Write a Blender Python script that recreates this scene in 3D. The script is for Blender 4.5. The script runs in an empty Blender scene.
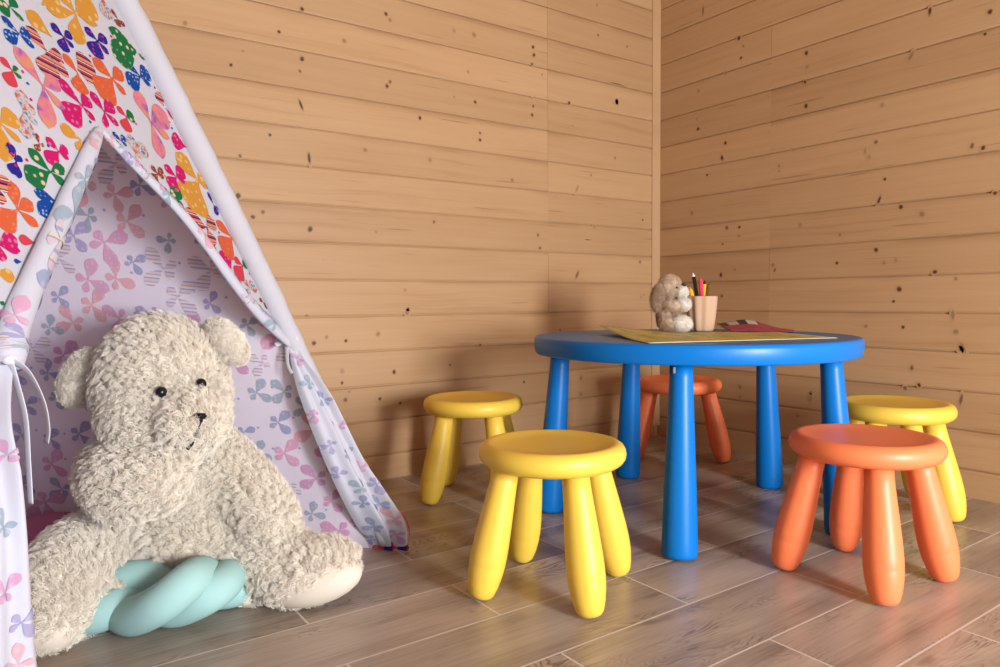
import bpy, bmesh, math, random
from mathutils import Vector, Matrix, noise as mnoise
random.seed(7)
R = math.radians
scene = bpy.context.scene
col = scene.collection
V3 = Vector

# ------------------------------------------------------------------ camera, world, lights, exposure
cd = bpy.data.cameras.new('camera'); cam = bpy.data.objects.new('camera', cd); col.objects.link(cam)
cr = V3((0.81882, -0.57401, -0.00709)); cu = V3((0.03228, 0.03372, 0.99891)); cf = V3((0.57314, 0.81815, -0.04615))
m = Matrix((cr, cu, -cf)).transposed().to_4x4(); m.translation = V3((0, 0, 0.578))
cam.matrix_world = m
cd.sensor_width = 36; cd.lens = 710.15 / 1000 * 36; cd.clip_start = 0.02
scene.camera = cam

w = bpy.data.worlds.new('daylight'); scene.world = w; w.use_nodes = True
w.node_tree.nodes['Background'].inputs[0].default_value = (0.86, 0.93, 1.05, 1)
w.node_tree.nodes['Background'].inputs[1].default_value = 0.8

def area(name, loc, target, sx, sy, power, color):
    ld = bpy.data.lights.new(name, 'AREA'); ld.shape = 'RECTANGLE'; ld.size = sx; ld.size_y = sy
    ld.energy = power; ld.color = color
    o = bpy.data.objects.new(name, ld); col.objects.link(o); o.location = loc
    o.rotation_euler = (V3(target) - V3(loc)).to_track_quat('-Z', 'Y').to_euler()
    return o
area('window_light', (1.05, -1.64, 0.70), (0.95, 1.6, 0.45), 0.45, 0.75, 92, (1.0, 0.99, 0.97))
area('sky_light', (0.9, -1.66, 0.62), (0.6, 1.6, 0.72), 1.9, 0.9, 40, (0.93, 0.965, 1.0))

vs = scene.view_settings
vs.view_transform = 'Standard'; vs.look = 'None'; vs.gamma = 1; vs.use_curve_mapping = False
vs.exposure = -0.06
scene.cycles.max_bounces = 8
scene.cycles.use_denoising = True

X0, Y0 = 2.272, 2.092          # right wall plane, left wall plane
Z0, DZ = 1.775, 0.1130         # board joints
# ------------------------------------------------------------------ helpers
def tag(o, label=None, cat=None, group=None, kind=None):
    if label: o['label'] = label
    if cat: o['category'] = cat
    if group: o['group'] = group
    if kind: o['kind'] = kind
    return o

def empty(name, loc=(0, 0, 0), rz=0):
    o = bpy.data.objects.new(name, None); col.objects.link(o)
    o.location = loc; o.rotation_euler = (0, 0, rz); o.empty_display_size = 0.05
    return o

def obj(name, bm, mats, parent=None, smooth=True, world=False):
    if world and parent is not None: bmesh.ops.translate(bm, verts=bm.verts, vec=-V3(parent.location))
    me = bpy.data.meshes.new(name); bm.normal_update(); bm.to_mesh(me); bm.free()
    if not isinstance(mats, (list, tuple)): mats = [mats]
    for mm in mats: me.materials.append(mm)
    if smooth:
        for p in me.polygons: p.use_smooth = True
    o = bpy.data.objects.new(name, me); col.objects.link(o)
    if parent is not None:
        o.parent = parent
    return o

def ring_surface(bm, rings, close_u=True, caps=True, mat=0):
    vr = [[bm.verts.new(p) for p in r] for r in rings]
    n = len(vr[0])
    for a, b in zip(vr, vr[1:]):
        for i in range(n if close_u else n - 1):
            j = (i + 1) % n
            f = bm.faces.new((a[i], a[j], b[j], b[i])); f.material_index = mat
    if caps and close_u:
        f = bm.faces.new(list(reversed(vr[0]))); f.material_index = mat
        f = bm.faces.new(vr[-1]); f.material_index = mat
    return vr

def lathe(bm, prof, n=48, axis=None, top=None, mat=0, c=(0, 0), caps=True):
    """prof = [(radius, z)] bottom to top; axis: tilts the piece from the bottom point to the top point"""
    rings = []
    if axis is not None:
        a, b = V3(axis), V3(top); d = (b - a); L = d.length; d.normalize()
        q = V3((0, 0, 1)).rotation_difference(d).to_matrix()
    for r, z in prof:
        ring = []
        for i in range(n):
            t = 2 * math.pi * i / n
            p = V3((r * math.cos(t), r * math.sin(t), z))
            if axis is not None: p = a + q @ p
            else: p = p + V3((c[0], c[1], 0))
            ring.append(p)
        rings.append(ring)
    ring_surface(bm, rings, caps=caps, mat=mat)

def catmull(pts, n):
    pts = [V3(p) for p in pts]
    P = [pts[0] * 2 - pts[1]] + pts + [pts[-1] * 2 - pts[-2]]
    out = []
    for i in range(1, len(P) - 2):
        for k in range(n):
            t = k / n
            a, b, c, d = P[i - 1], P[i], P[i + 1], P[i + 2]
            out.append(0.5 * ((2 * b) + (c - a) * t + (2 * a - 5 * b + 4 * c - d) * t * t + (3 * b - a - 3 * c + d) * t ** 3))
    out.append(pts[-1]); return out

def tube(bm, path, rad, n=16, mat=0, flat=1.0, up=None, caps=True):
    rings = []
    prev = None
    for i, p in enumerate(path):
        t = (path[min(i + 1, len(path) - 1)] - path[max(i - 1, 0)]).normalized()
        if prev is None:
            a = V3(up) if up else V3((0, 0, 1))
            if abs(a.dot(t)) > 0.95: a = V3((1, 0, 0))
        else: a = prev
        a = (a - t * a.dot(t)).normalized(); prev = a
        b = t.cross(a)
        r = rad[i] if isinstance(rad, (list, tuple)) else rad
        rings.append([p + a * (r * math.cos(2 * math.pi * k / n)) + b * (r * flat * math.sin(2 * math.pi * k / n)) for k in range(n)])
    ring_surface(bm, rings, caps=caps, mat=mat)

def box(bm, lo, hi, mat=0, bev=0.0):
    vs_ = bmesh.ops.create_cube(bm, size=1)['verts']
    for v in vs_:
        v.co = V3([(lo[k] + hi[k]) / 2 + v.co[k] * (hi[k] - lo[k]) for k in range(3)])
    fs = {f for v in vs_ for f in v.link_faces}
    for f in fs: f.material_index = mat
    if bev:
        bmesh.ops.bevel(bm, geom=list({e for v in vs_ for e in v.link_edges}), offset=bev, segments=2, affect='EDGES')

# ------------------------------------------------------------------ materials
class NT:
    def __init__(s, name):
        s.m = bpy.data.materials.new(name); s.m.use_nodes = True
        s.t = s.m.node_tree; s.b = s.t.nodes['Principled BSDF']; s.out = s.t.nodes['Material Output']
    def n(s, typ, **kw):
        nd = s.t.nodes.new(typ)
        for k, v in kw.items(): setattr(nd, k, v)
        return nd
    def l(s, a, b): s.t.links.new(a, b)
    def val(s, sock, x):
        if hasattr(x, 'is_output'): s.l(x, sock)
        else: sock.default_value = x
    def math(s, op, a, b=0.0, c=0.0):
        nd = s.n('ShaderNodeMath', operation=op)
        s.val(nd.inputs[0], a); s.val(nd.inputs[1], b); s.val(nd.inputs[2], c)
        return nd.outputs[0]
    def mix(s, f, a, b, blend='MIX'):
        nd = s.n('ShaderNodeMix', data_type='RGBA', blend_type=blend)
        s.val(nd.inputs[0], f); s.val(nd.inputs[6], a); s.val(nd.inputs[7], b)
        return nd.outputs[2]
    def comb(s, x, y, z):
        nd = s.n('ShaderNodeCombineXYZ')
        s.val(nd.inputs[0], x); s.val(nd.inputs[1], y); s.val(nd.inputs[2], z)
        return nd.outputs[0]
    def noise(s, vec, scale=1.0, detail=3.0, rough=0.55, dist=0.0):
        nd = s.n('ShaderNodeTexNoise'); s.val(nd.inputs['Vector'], vec)
        nd.inputs['Scale'].default_value = scale; nd.inputs['Detail'].default_value = detail
        nd.inputs['Roughness'].default_value = rough; nd.inputs['Distortion'].default_value = dist
        return nd.outputs['Fac']
    def white(s, vec):
        nd = s.n('ShaderNodeTexWhiteNoise', noise_dimensions='3D'); s.val(nd.inputs['Vector'], vec)
        return nd.outputs['Value']
    def ramp(s, f, stops):
        nd = s.n('ShaderNodeValToRGB'); s.val(nd.inputs[0], f)
        el = nd.color_ramp.elements
        while len(el) < len(stops): el.new(0.5)
        for e, (p, c) in zip(el, stops): e.position = p; e.color = c if len(c) == 4 else (*c, 1)
        return nd.outputs[0]
    def step(s, x, a, b):
        nd = s.n('ShaderNodeMapRange'); nd.interpolation_type = 'SMOOTHSTEP'
        s.val(nd.inputs[0], x); nd.inputs[1].default_value = a; nd.inputs[2].default_value = b
        return nd.outputs[0]
    def bump(s, h, strength=0.2, dist=0.002):
        nd = s.n('ShaderNodeBump'); nd.inputs['Strength'].default_value = strength; nd.inputs['Distance'].default_value = dist
        s.val(nd.inputs['Height'], h); s.l(nd.outputs[0], s.b.inputs['Normal'])
    def set(s, color=None, rough=None, spec=None, **kw):
        if color is not None:
            if not hasattr(color, 'is_output') and len(color) == 3: color = (*color, 1)
            s.val(s.b.inputs['Base Color'], color)
        if rough is not None: s.val(s.b.inputs['Roughness'], rough)
        if spec is not None: s.val(s.b.inputs['Specular IOR Level'], spec)
        for k, v in kw.items(): s.val(s.b.inputs[k], v)
        return s
    def uv(s):
        nd = s.n('ShaderNodeUVMap', uv_map='UVMap'); sp = s.n('ShaderNodeSeparateXYZ'); s.l(nd.outputs[0], sp.inputs[0])
        return sp.outputs[0], sp.outputs[1], nd.outputs[0]
    def objc(s):
        nd = s.n('ShaderNodeTexCoord'); sp = s.n('ShaderNodeSeparateXYZ'); s.l(nd.outputs['Object'], sp.inputs[0])
        return sp.outputs[0], sp.outputs[1], sp.outputs[2], nd.outputs['Object']

def pine(name, u_joint=None, knot=False, board=True, seed=0.0):
    s = NT(name); u, v, _ = s.uv()
    if board:
        bid = s.math('FLOOR', s.math('DIVIDE', s.math('SUBTRACT', Z0, v), DZ))
    else: bid = seed
    seg = s.math('GREATER_THAN', u, u_joint) if u_joint is not None else 0.0
    key = s.comb(bid, seg, seed)
    rnd = s.white(key)
    uo = s.math('ADD', u, s.math('MULTIPLY', rnd, 17.0))
    vo = s.math('ADD', v, s.math('MULTIPLY', rnd, 5.0))
    warp = s.math('MULTIPLY', s.math('SUBTRACT', s.noise(s.comb(s.math('MULTIPLY', uo, 2.2), s.math('MULTIPLY', vo, 9.0), 0.0), 1.0, 2.0), 0.5), 0.05)
    vw = s.math('ADD', vo, warp)
    fine = s.noise(s.comb(s.math('MULTIPLY', uo, 3.0), s.math('MULTIPLY', vw, 230.0), 1.0), 1.0, 3.0, 0.6)
    mid = s.noise(s.comb(s.math('MULTIPLY', uo, 1.1), s.math('MULTIPLY', vw, 48.0), 2.0), 1.0, 3.0, 0.55)
    broad = s.noise(s.comb(s.math('MULTIPLY', uo, 1.6), s.math('MULTIPLY', vo, 7.0), 3.0), 1.0, 2.0)
    f = s.math('ADD', s.math('MULTIPLY', mid, 0.38), s.math('ADD', s.math('MULTIPLY', fine, 0.27), s.math('MULTIPLY', broad, 0.35)))
    c = s.ramp(f, [(0.30, (0.385, 0.220, 0.105)), (0.44, (0.478, 0.292, 0.150)), (0.58, (0.508, 0.320, 0.171)), (0.74, (0.538, 0.347, 0.192))])
    # each board its own tone
    tone = s.ramp(rnd, [(0.0, (0.88, 0.86, 0.84)), (0.5, (0.96, 0.955, 0.95)), (1.0, (1.03, 1.03, 1.035))])
    c = s.mix(1.0, c, tone, 'MULTIPLY')
    # resin streaks
    st = s.noise(s.comb(s.math('MULTIPLY', uo, 3.5), s.math('MULTIPLY', vo, 85.0), 9.0), 1.0, 1.0)
    c = s.mix(s.math('MULTIPLY', s.step(st, 0.69, 0.80), 0.55), c, (0.22, 0.095, 0.04, 1))
    # soft shade painted below the grooves on some boards
    if board:
        fb = s.math('FRACT', s.math('DIVIDE', s.math('SUBTRACT', Z0, v), DZ))
        en = s.noise(s.comb(s.math('MULTIPLY', uo, 2.0), s.math('MULTIPLY', bid, 3.7), 6.0), 1.0, 2.0)
        ed = s.math('MULTIPLY', s.math('SUBTRACT', 1.0, s.step(fb, 0.03, 0.20)), s.step(en, 0.46, 0.66))
        c = s.mix(s.math('MULTIPLY', ed, 0.45), c, (0.26, 0.135, 0.06, 1))
    # tiny pin knots
    vor = s.n('ShaderNodeTexVoronoi'); s.l(s.comb(s.math('MULTIPLY', uo, 6.0), s.math('MULTIPLY', vo, 9.0), 0.0), vor.inputs['Vector']); vor.inputs['Scale'].default_value = 1.0
    pick = s.math('GREATER_THAN', s.white(vor.outputs['Position']), 0.62)
    pk = s.math('MULTIPLY', pick, s.math('SUBTRACT', 1.0, s.step(vor.outputs['Distance'], 0.012, 0.05)))
    c = s.mix(s.math('MULTIPLY', pk, 0.6), c, (0.19, 0.08, 0.035, 1))
    if u_joint is not None:
        d = s.math('ABSOLUTE', s.math('SUBTRACT', u, u_joint))
        c = s.mix(s.math('MULTIPLY', s.math('SUBTRACT', 1.0, s.step(d, 0.0006, 0.0022)), s.math('MULTIPLY', s.math('GREATER_THAN', s.white(s.comb(bid, 7.0, seed)), 0.45), 0.38)), c, (0.16, 0.08, 0.04, 1))
    if knot:
        a = s.n('ShaderNodeAttribute', attribute_name='knot_rim'); k = a.outputs['Fac']
        wob = s.noise(s.comb(s.math('MULTIPLY', u, 160.0), s.math('MULTIPLY', v, 160.0), 0.0), 1.0, 2.0)
        kk = s.math('ADD', k, s.math('MULTIPLY', s.math('SUBTRACT', wob, 0.5), 0.45))
        kc = s.ramp(kk, [(0.0, (0.16, 0.07, 0.03)), (0.22, (0.055, 0.024, 0.012)), (0.40, (0.11, 0.05, 0.022)), (0.62, (0.30, 0.16, 0.075))])
        ad = s.n('ShaderNodeAttribute', attribute_name='knot_depth').outputs['Fac']
        c = s.mix(s.math('MULTIPLY', s.math('SUBTRACT', 1.0, s.step(kk, 0.30, 0.98)), ad), c, kc)
    s.set(c, s.math('ADD', 0.42, s.math('MULTIPLY', fine, 0.16)), 0.35)
    s.bump(fine, 0.12, 0.0006)
    return s.m

def floor_mat():
    s = NT('wood_look_tile'); u, v, _ = s.uv()
    row = s.math('FLOOR', s.math('DIVIDE', s.math('SUBTRACT', v, 0.5355), 0.172))
    fv = s.math('SUBTRACT', s.math('SUBTRACT', v, 0.5355), s.math('MULTIPLY', row, 0.172))
    odd = s.math('ABSOLUTE', s.math('MODULO', row, 2.0))
    us = s.math('SUBTRACT', s.math('SUBTRACT', u, 1.05), s.math('MULTIPLY', odd, 0.30))
    ci = s.math('FLOOR', s.math('DIVIDE', us, 0.617))
    fu = s.math('SUBTRACT', us, s.math('MULTIPLY', ci, 0.617))
    dv = s.math('MINIMUM', fv, s.math('SUBTRACT', 0.172, fv))
    du = s.math('MINIMUM', fu, s.math('SUBTRACT', 0.617, fu))
    d = s.math('MINIMUM', du, dv)
    rnd = s.white(s.comb(row, ci, 3.0))
    uo = s.math('ADD', u, s.math('MULTIPLY', rnd, 31.0)); vo = s.math('ADD', v, s.math('MULTIPLY', rnd, 13.0))
    fig = s.noise(s.comb(s.math('MULTIPLY', uo, 3.0), s.math('MULTIPLY', vo, 15.0), 0.0), 1.0, 3.0, 0.55, 0.8)
    lines = s.math('ADD', s.math('MULTIPLY', s.math('SINE', s.math('MULTIPLY', fig, 130.0)), 0.5), 0.5)
    band = s.step(s.noise(s.comb(s.math('MULTIPLY', uo, 3.0), s.math('MULTIPLY', vo, 7.0), 5.0), 1.0, 2.0), 0.48, 0.66)
    fine = s.noise(s.comb(s.math('MULTIPLY', uo, 6.0), s.math('MULTIPLY', vo, 150.0), 2.0), 1.0, 3.0, 0.6)
    broad = s.noise(s.comb(s.math('MULTIPLY', uo, 1.8), s.math('MULTIPLY', vo, 9.0), 7.0), 1.0, 3.0)
    base = s.ramp(s.math('ADD', s.math('MULTIPLY', broad, 0.65), s.math('MULTIPLY', fine, 0.35)), [(0.32, (0.195, 0.146, 0.110)), (0.48, (0.37, 0.296, 0.240)), (0.66, (0.50, 0.415, 0.345))])
    base = s.mix(s.math('MULTIPLY', s.math('MULTIPLY', s.step(lines, 0.55, 0.95), band), 0.68), base, (0.088, 0.052, 0.036, 1))
    blot = s.step(s.noise(s.comb(s.math('MULTIPLY', uo, 5.0), s.math('MULTIPLY', vo, 16.0), 11.0), 1.0, 2.0), 0.66, 0.78)
    base = s.mix(s.math('MULTIPLY', blot, 0.5), base, (0.075, 0.046, 0.034, 1))
    tone = s.ramp(rnd, [(0.0, (0.88, 0.88, 0.88)), (1.0, (1.08, 1.06, 1.05))])
    base = s.mix(1.0, base, tone, 'MULTIPLY')
    g = s.math('SUBTRACT', 1.0, s.step(d, 0.0014, 0.0026))
    c = s.mix(g, base, (0.60, 0.54, 0.485, 1))
    s.set(c, s.math('ADD', s.math('ADD', 0.27, s.math('MULTIPLY', fine, 0.14)), s.math('MULTIPLY', g, 0.3)), 0.5)
    s.bump(s.math('SUBTRACT', s.math('MULTIPLY', fine, 0.25), g), 0.25, 0.001)
    return s.m

def plastic(name, c, rough=0.42, var=0.03, spec=0.4):
    s = NT(name); x, y, z, o = s.objc()
    n = s.noise(o, 260.0, 2.0)
    big = s.noise(o, 9.0, 2.0)
    col_ = s.mix(big, (*[k * (1 - var) for k in c], 1), (*[min(1, k * (1 + var)) for k in c], 1))
    s.set(col_, rough, spec); s.bump(n, 0.05, 0.0003)
    return s.m

def cloth(name, c, rough=0.9, trans=0.0, bump=0.25, scale=900.0):
    s = NT(name); x, y, z, o = s.objc()
    n = s.noise(o, scale, 2.0)
    s.set(s.mix(s.noise(o, 14.0, 2.0), (*[k * 0.96 for k in c], 1), (*[min(1, k * 1.03) for k in c], 1)), rough, 0.2)
    s.bump(n, bump, 0.0006)
    if trans:
        tr = s.n('ShaderNodeBsdfTranslucent'); tr.inputs[0].default_value = (*c, 1)
        mx = s.n('ShaderNodeMixShader'); mx.inputs[0].default_value = trans
        s.l(s.b.outputs[0], mx.inputs[1]); s.l(tr.outputs[0], mx.inputs[2]); s.l(mx.outputs[0], s.out.inputs[0])
    return s.m

def printed(name, c1, c2=None, mode='dots', scale=95.0, trans=0.25, c3=None):
    """printed fabric motif: UV in metres on the cloth"""
    s = NT(name); u, v, uvv = s.uv()
    if c2 is None: col_ = (*c1, 1)
    elif mode == 'dots':
        vo = s.n('ShaderNodeTexVoronoi'); s.l(uvv, vo.inputs['Vector']); vo.inputs['Scale'].default_value = scale; vo.inputs['Randomness'].default_value = 0.5
        col_ = s.mix(s.math('SUBTRACT', 1.0, s.step(vo.outputs['Distance'], 0.22, 0.36)), (*c1, 1), (*c2, 1))
    elif mode == 'stripe':
        t = s.math('FRACT', s.math('MULTIPLY', s.math('ADD', s.math('MULTIPLY', v, 1.0), s.math('MULTIPLY', u, 0.12)), scale))
        col_ = s.ramp(t, [(0.0, (*c1, 1)), (0.36, (*c2, 1)), (0.55, (*c3, 1)), (0.80, (0.75, 0.60, 0.36, 1)), (0.9, (*c2, 1))])
        col_.node.color_ramp.interpolation = 'CONSTANT'
    else:
        n = s.noise(uvv, scale, 2.0, 0.5)
        col_ = s.ramp(n, [(0.34, (*c1, 1)), (0.46, (*c2, 1)), (0.62, (*c3, 1))])
    s.set(col_, 0.9, 0.15)
    if trans:
        tr = s.n('ShaderNodeBsdfTranslucent'); s.val(tr.inputs[0], col_)
        mx = s.n('ShaderNodeMixShader'); mx.inputs[0].default_value = trans
        s.l(s.b.outputs[0], mx.inputs[1]); s.l(tr.outputs[0], mx.inputs[2]); s.l(mx.outputs[0], s.out.inputs[0])
    return s.m

M = dict(
    yellow=plastic('yellow_plastic', (0.84, 0.57, 0.075)), orange=plastic('orange_plastic', (0.92, 0.225, 0.085)),
    blue=plastic('blue_plastic', (0.0005, 0.165, 0.56), 0.36, spec=0.3), white=cloth('white_ribbon', (0.64, 0.64, 0.72)),
    fabric=cloth('white_cotton', (0.54, 0.54, 0.61), trans=0.22), sleeve=cloth('white_sleeve_cotton', (0.55, 0.55, 0.62), trans=0.15),
    inner=cloth('brightened_reverse_cotton', (0.78, 0.73, 0.88), trans=0.22), rev=cloth('cotton_reverse_side', (0.58, 0.59, 0.69), trans=0.2),  # inside cotton painted brighter than outside, standing in for light entering the tent
    black=plastic('black_plastic', (0.008, 0.008, 0.01), 0.25), aqua=cloth('aqua_jersey', (0.35, 0.575, 0.575), bump=0.12),
    rose=cloth('rose_cotton', (0.42, 0.12, 0.20)), pole=pine('pole_wood', board=False, seed=4.0),
)
# measured positions (metres): knots on the two walls, printed butterflies on the tent front
KNOTS_L = [(2.046,1.442,-9.0), (1.889,0.814,-3.0), (0.757,1.446,1.0), (0.687,1.365,1.0), (0.431,1.335,1.0), (0.549,1.245,1.0), (0.754,1.300,1.0), (0.747,1.263,1.0), (1.031,1.492,1.0), (1.045,1.476,1.0), (0.888,1.379,1.0), (1.042,1.281,1.0), (1.031,1.266,1.0), (1.284,1.492,1.0), (1.365,1.495,1.0), (1.622,1.504,1.0), (1.626,1.476,1.0), (1.617,1.442,1.0), (1.339,1.365,1.0), (1.616,1.320,1.0), (1.621,1.291,1.0), (1.616,1.258,1.0), (1.282,1.271,1.0), (1.367,1.267,1.0), (1.944,1.613,1.0), (2.046,1.371,1.0), (0.748,1.164,3.0), (0.770,1.010,4.0), (0.568,0.994,1.0), (0.629,0.840,1.0), (1.198,0.844,1.0), (0.985,0.800,1.0), (1.641,0.821,1.0), (1.650,0.773,1.0), (1.833,1.007,3.0), (1.833,0.676,3.0), (1.386,1.163,1.0), (1.096,0.553,1.0), (1.086,0.615,1.0), (0.560,0.881,1.0), (0.814,0.470,1.0), (0.774,0.453,1.0), (0.877,0.456,1.0), (0.987,0.474,1.0), (0.863,0.362,1.0), (0.862,0.325,1.0), (0.885,0.296,1.0), (0.872,0.271,1.0), (1.042,0.348,1.0), (0.990,0.264,1.0), (1.062,0.244,1.0), (1.092,0.540,1.0), (1.572,0.277,1.0), (1.852,0.210,1.0), (1.852,0.273,1.0), (1.938,1.727,1.0), (2.041,1.370,1.0), (2.102,1.600,1.0), (1.794,1.328,1.0), (2.194,0.909,1.0), (2.035,1.147,1.0), (1.906,1.067,1.0), (1.922,0.868,1.0), (2.179,0.735,1.0), (0.300,0.300,1.0), (2.185,0.589,1.0), (0.600,0.824,1.0), (0.769,0.798,1.0), (1.386,1.139,1.0), (1.523,1.013,1.0), (1.185,1.049,1.0), (0.952,1.055,1.0), (0.654,1.064,1.0), (1.149,1.182,1.0), (1.746,0.464,1.0), (2.008,0.396,1.0), (1.379,0.422,1.0), (1.255,0.358,1.0)]
KNOTS_R = [(1.850,1.699,3.0), (1.684,1.545,1.0), (1.664,1.510,1.0), (1.674,1.470,1.0), (1.741,1.433,1.0), (1.870,1.397,1.0), (1.877,1.289,1.0), (1.871,1.249,1.0), (1.412,1.413,1.0), (1.409,1.366,1.0), (1.416,1.317,1.6), (1.411,1.235,1.0), (1.019,1.423,2.0), (1.154,1.180,1.0), (1.070,1.307,2.0), (1.741,1.171,1.0), (1.756,1.117,1.5), (1.826,1.063,1.0), (1.512,1.048,1.0), (1.512,1.030,1.0), (1.205,1.047,2.0), (1.171,1.069,1.0), (1.192,1.026,1.0), (1.141,0.949,1.0), (0.899,1.008,1.6), (0.871,0.997,1.0), (1.158,0.886,2.5), (1.091,0.857,1.0), (1.030,0.829,1.0), (1.731,0.849,1.0), (1.675,0.847,1.0), (1.677,0.814,1.0), (1.749,0.789,1.0), (1.757,0.671,1.5), (1.524,0.681,1.4), (1.532,0.699,1.0), (1.293,0.695,1.0), (1.103,0.695,1.0), (1.092,0.605,1.0), (0.933,0.632,1.0), (1.165,0.730,1.0), (0.839,0.867,1.0), (1.899,0.923,1.0), (0.939,0.527,2.0), (0.910,0.432,2.5), (1.050,0.364,1.3), (1.028,0.313,1.0), (1.069,0.300,1.4), (0.912,0.282,3.0), (1.193,0.488,1.0), (1.078,0.488,1.0), (0.930,0.478,1.0), (1.108,0.567,1.0), (1.666,0.208,1.0), (1.667,0.246,1.0), (1.379,0.256,1.0), (1.383,0.232,1.4), (1.427,0.167,1.0), (0.862,1.369,1.0), (0.873,1.312,1.0), (0.918,0.426,1.0), (1.284,0.787,1.0), (1.428,0.832,1.0), (1.752,0.590,1.0), (1.693,0.688,1.0), (1.139,0.688,1.0), (0.990,0.654,1.0)]
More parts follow.
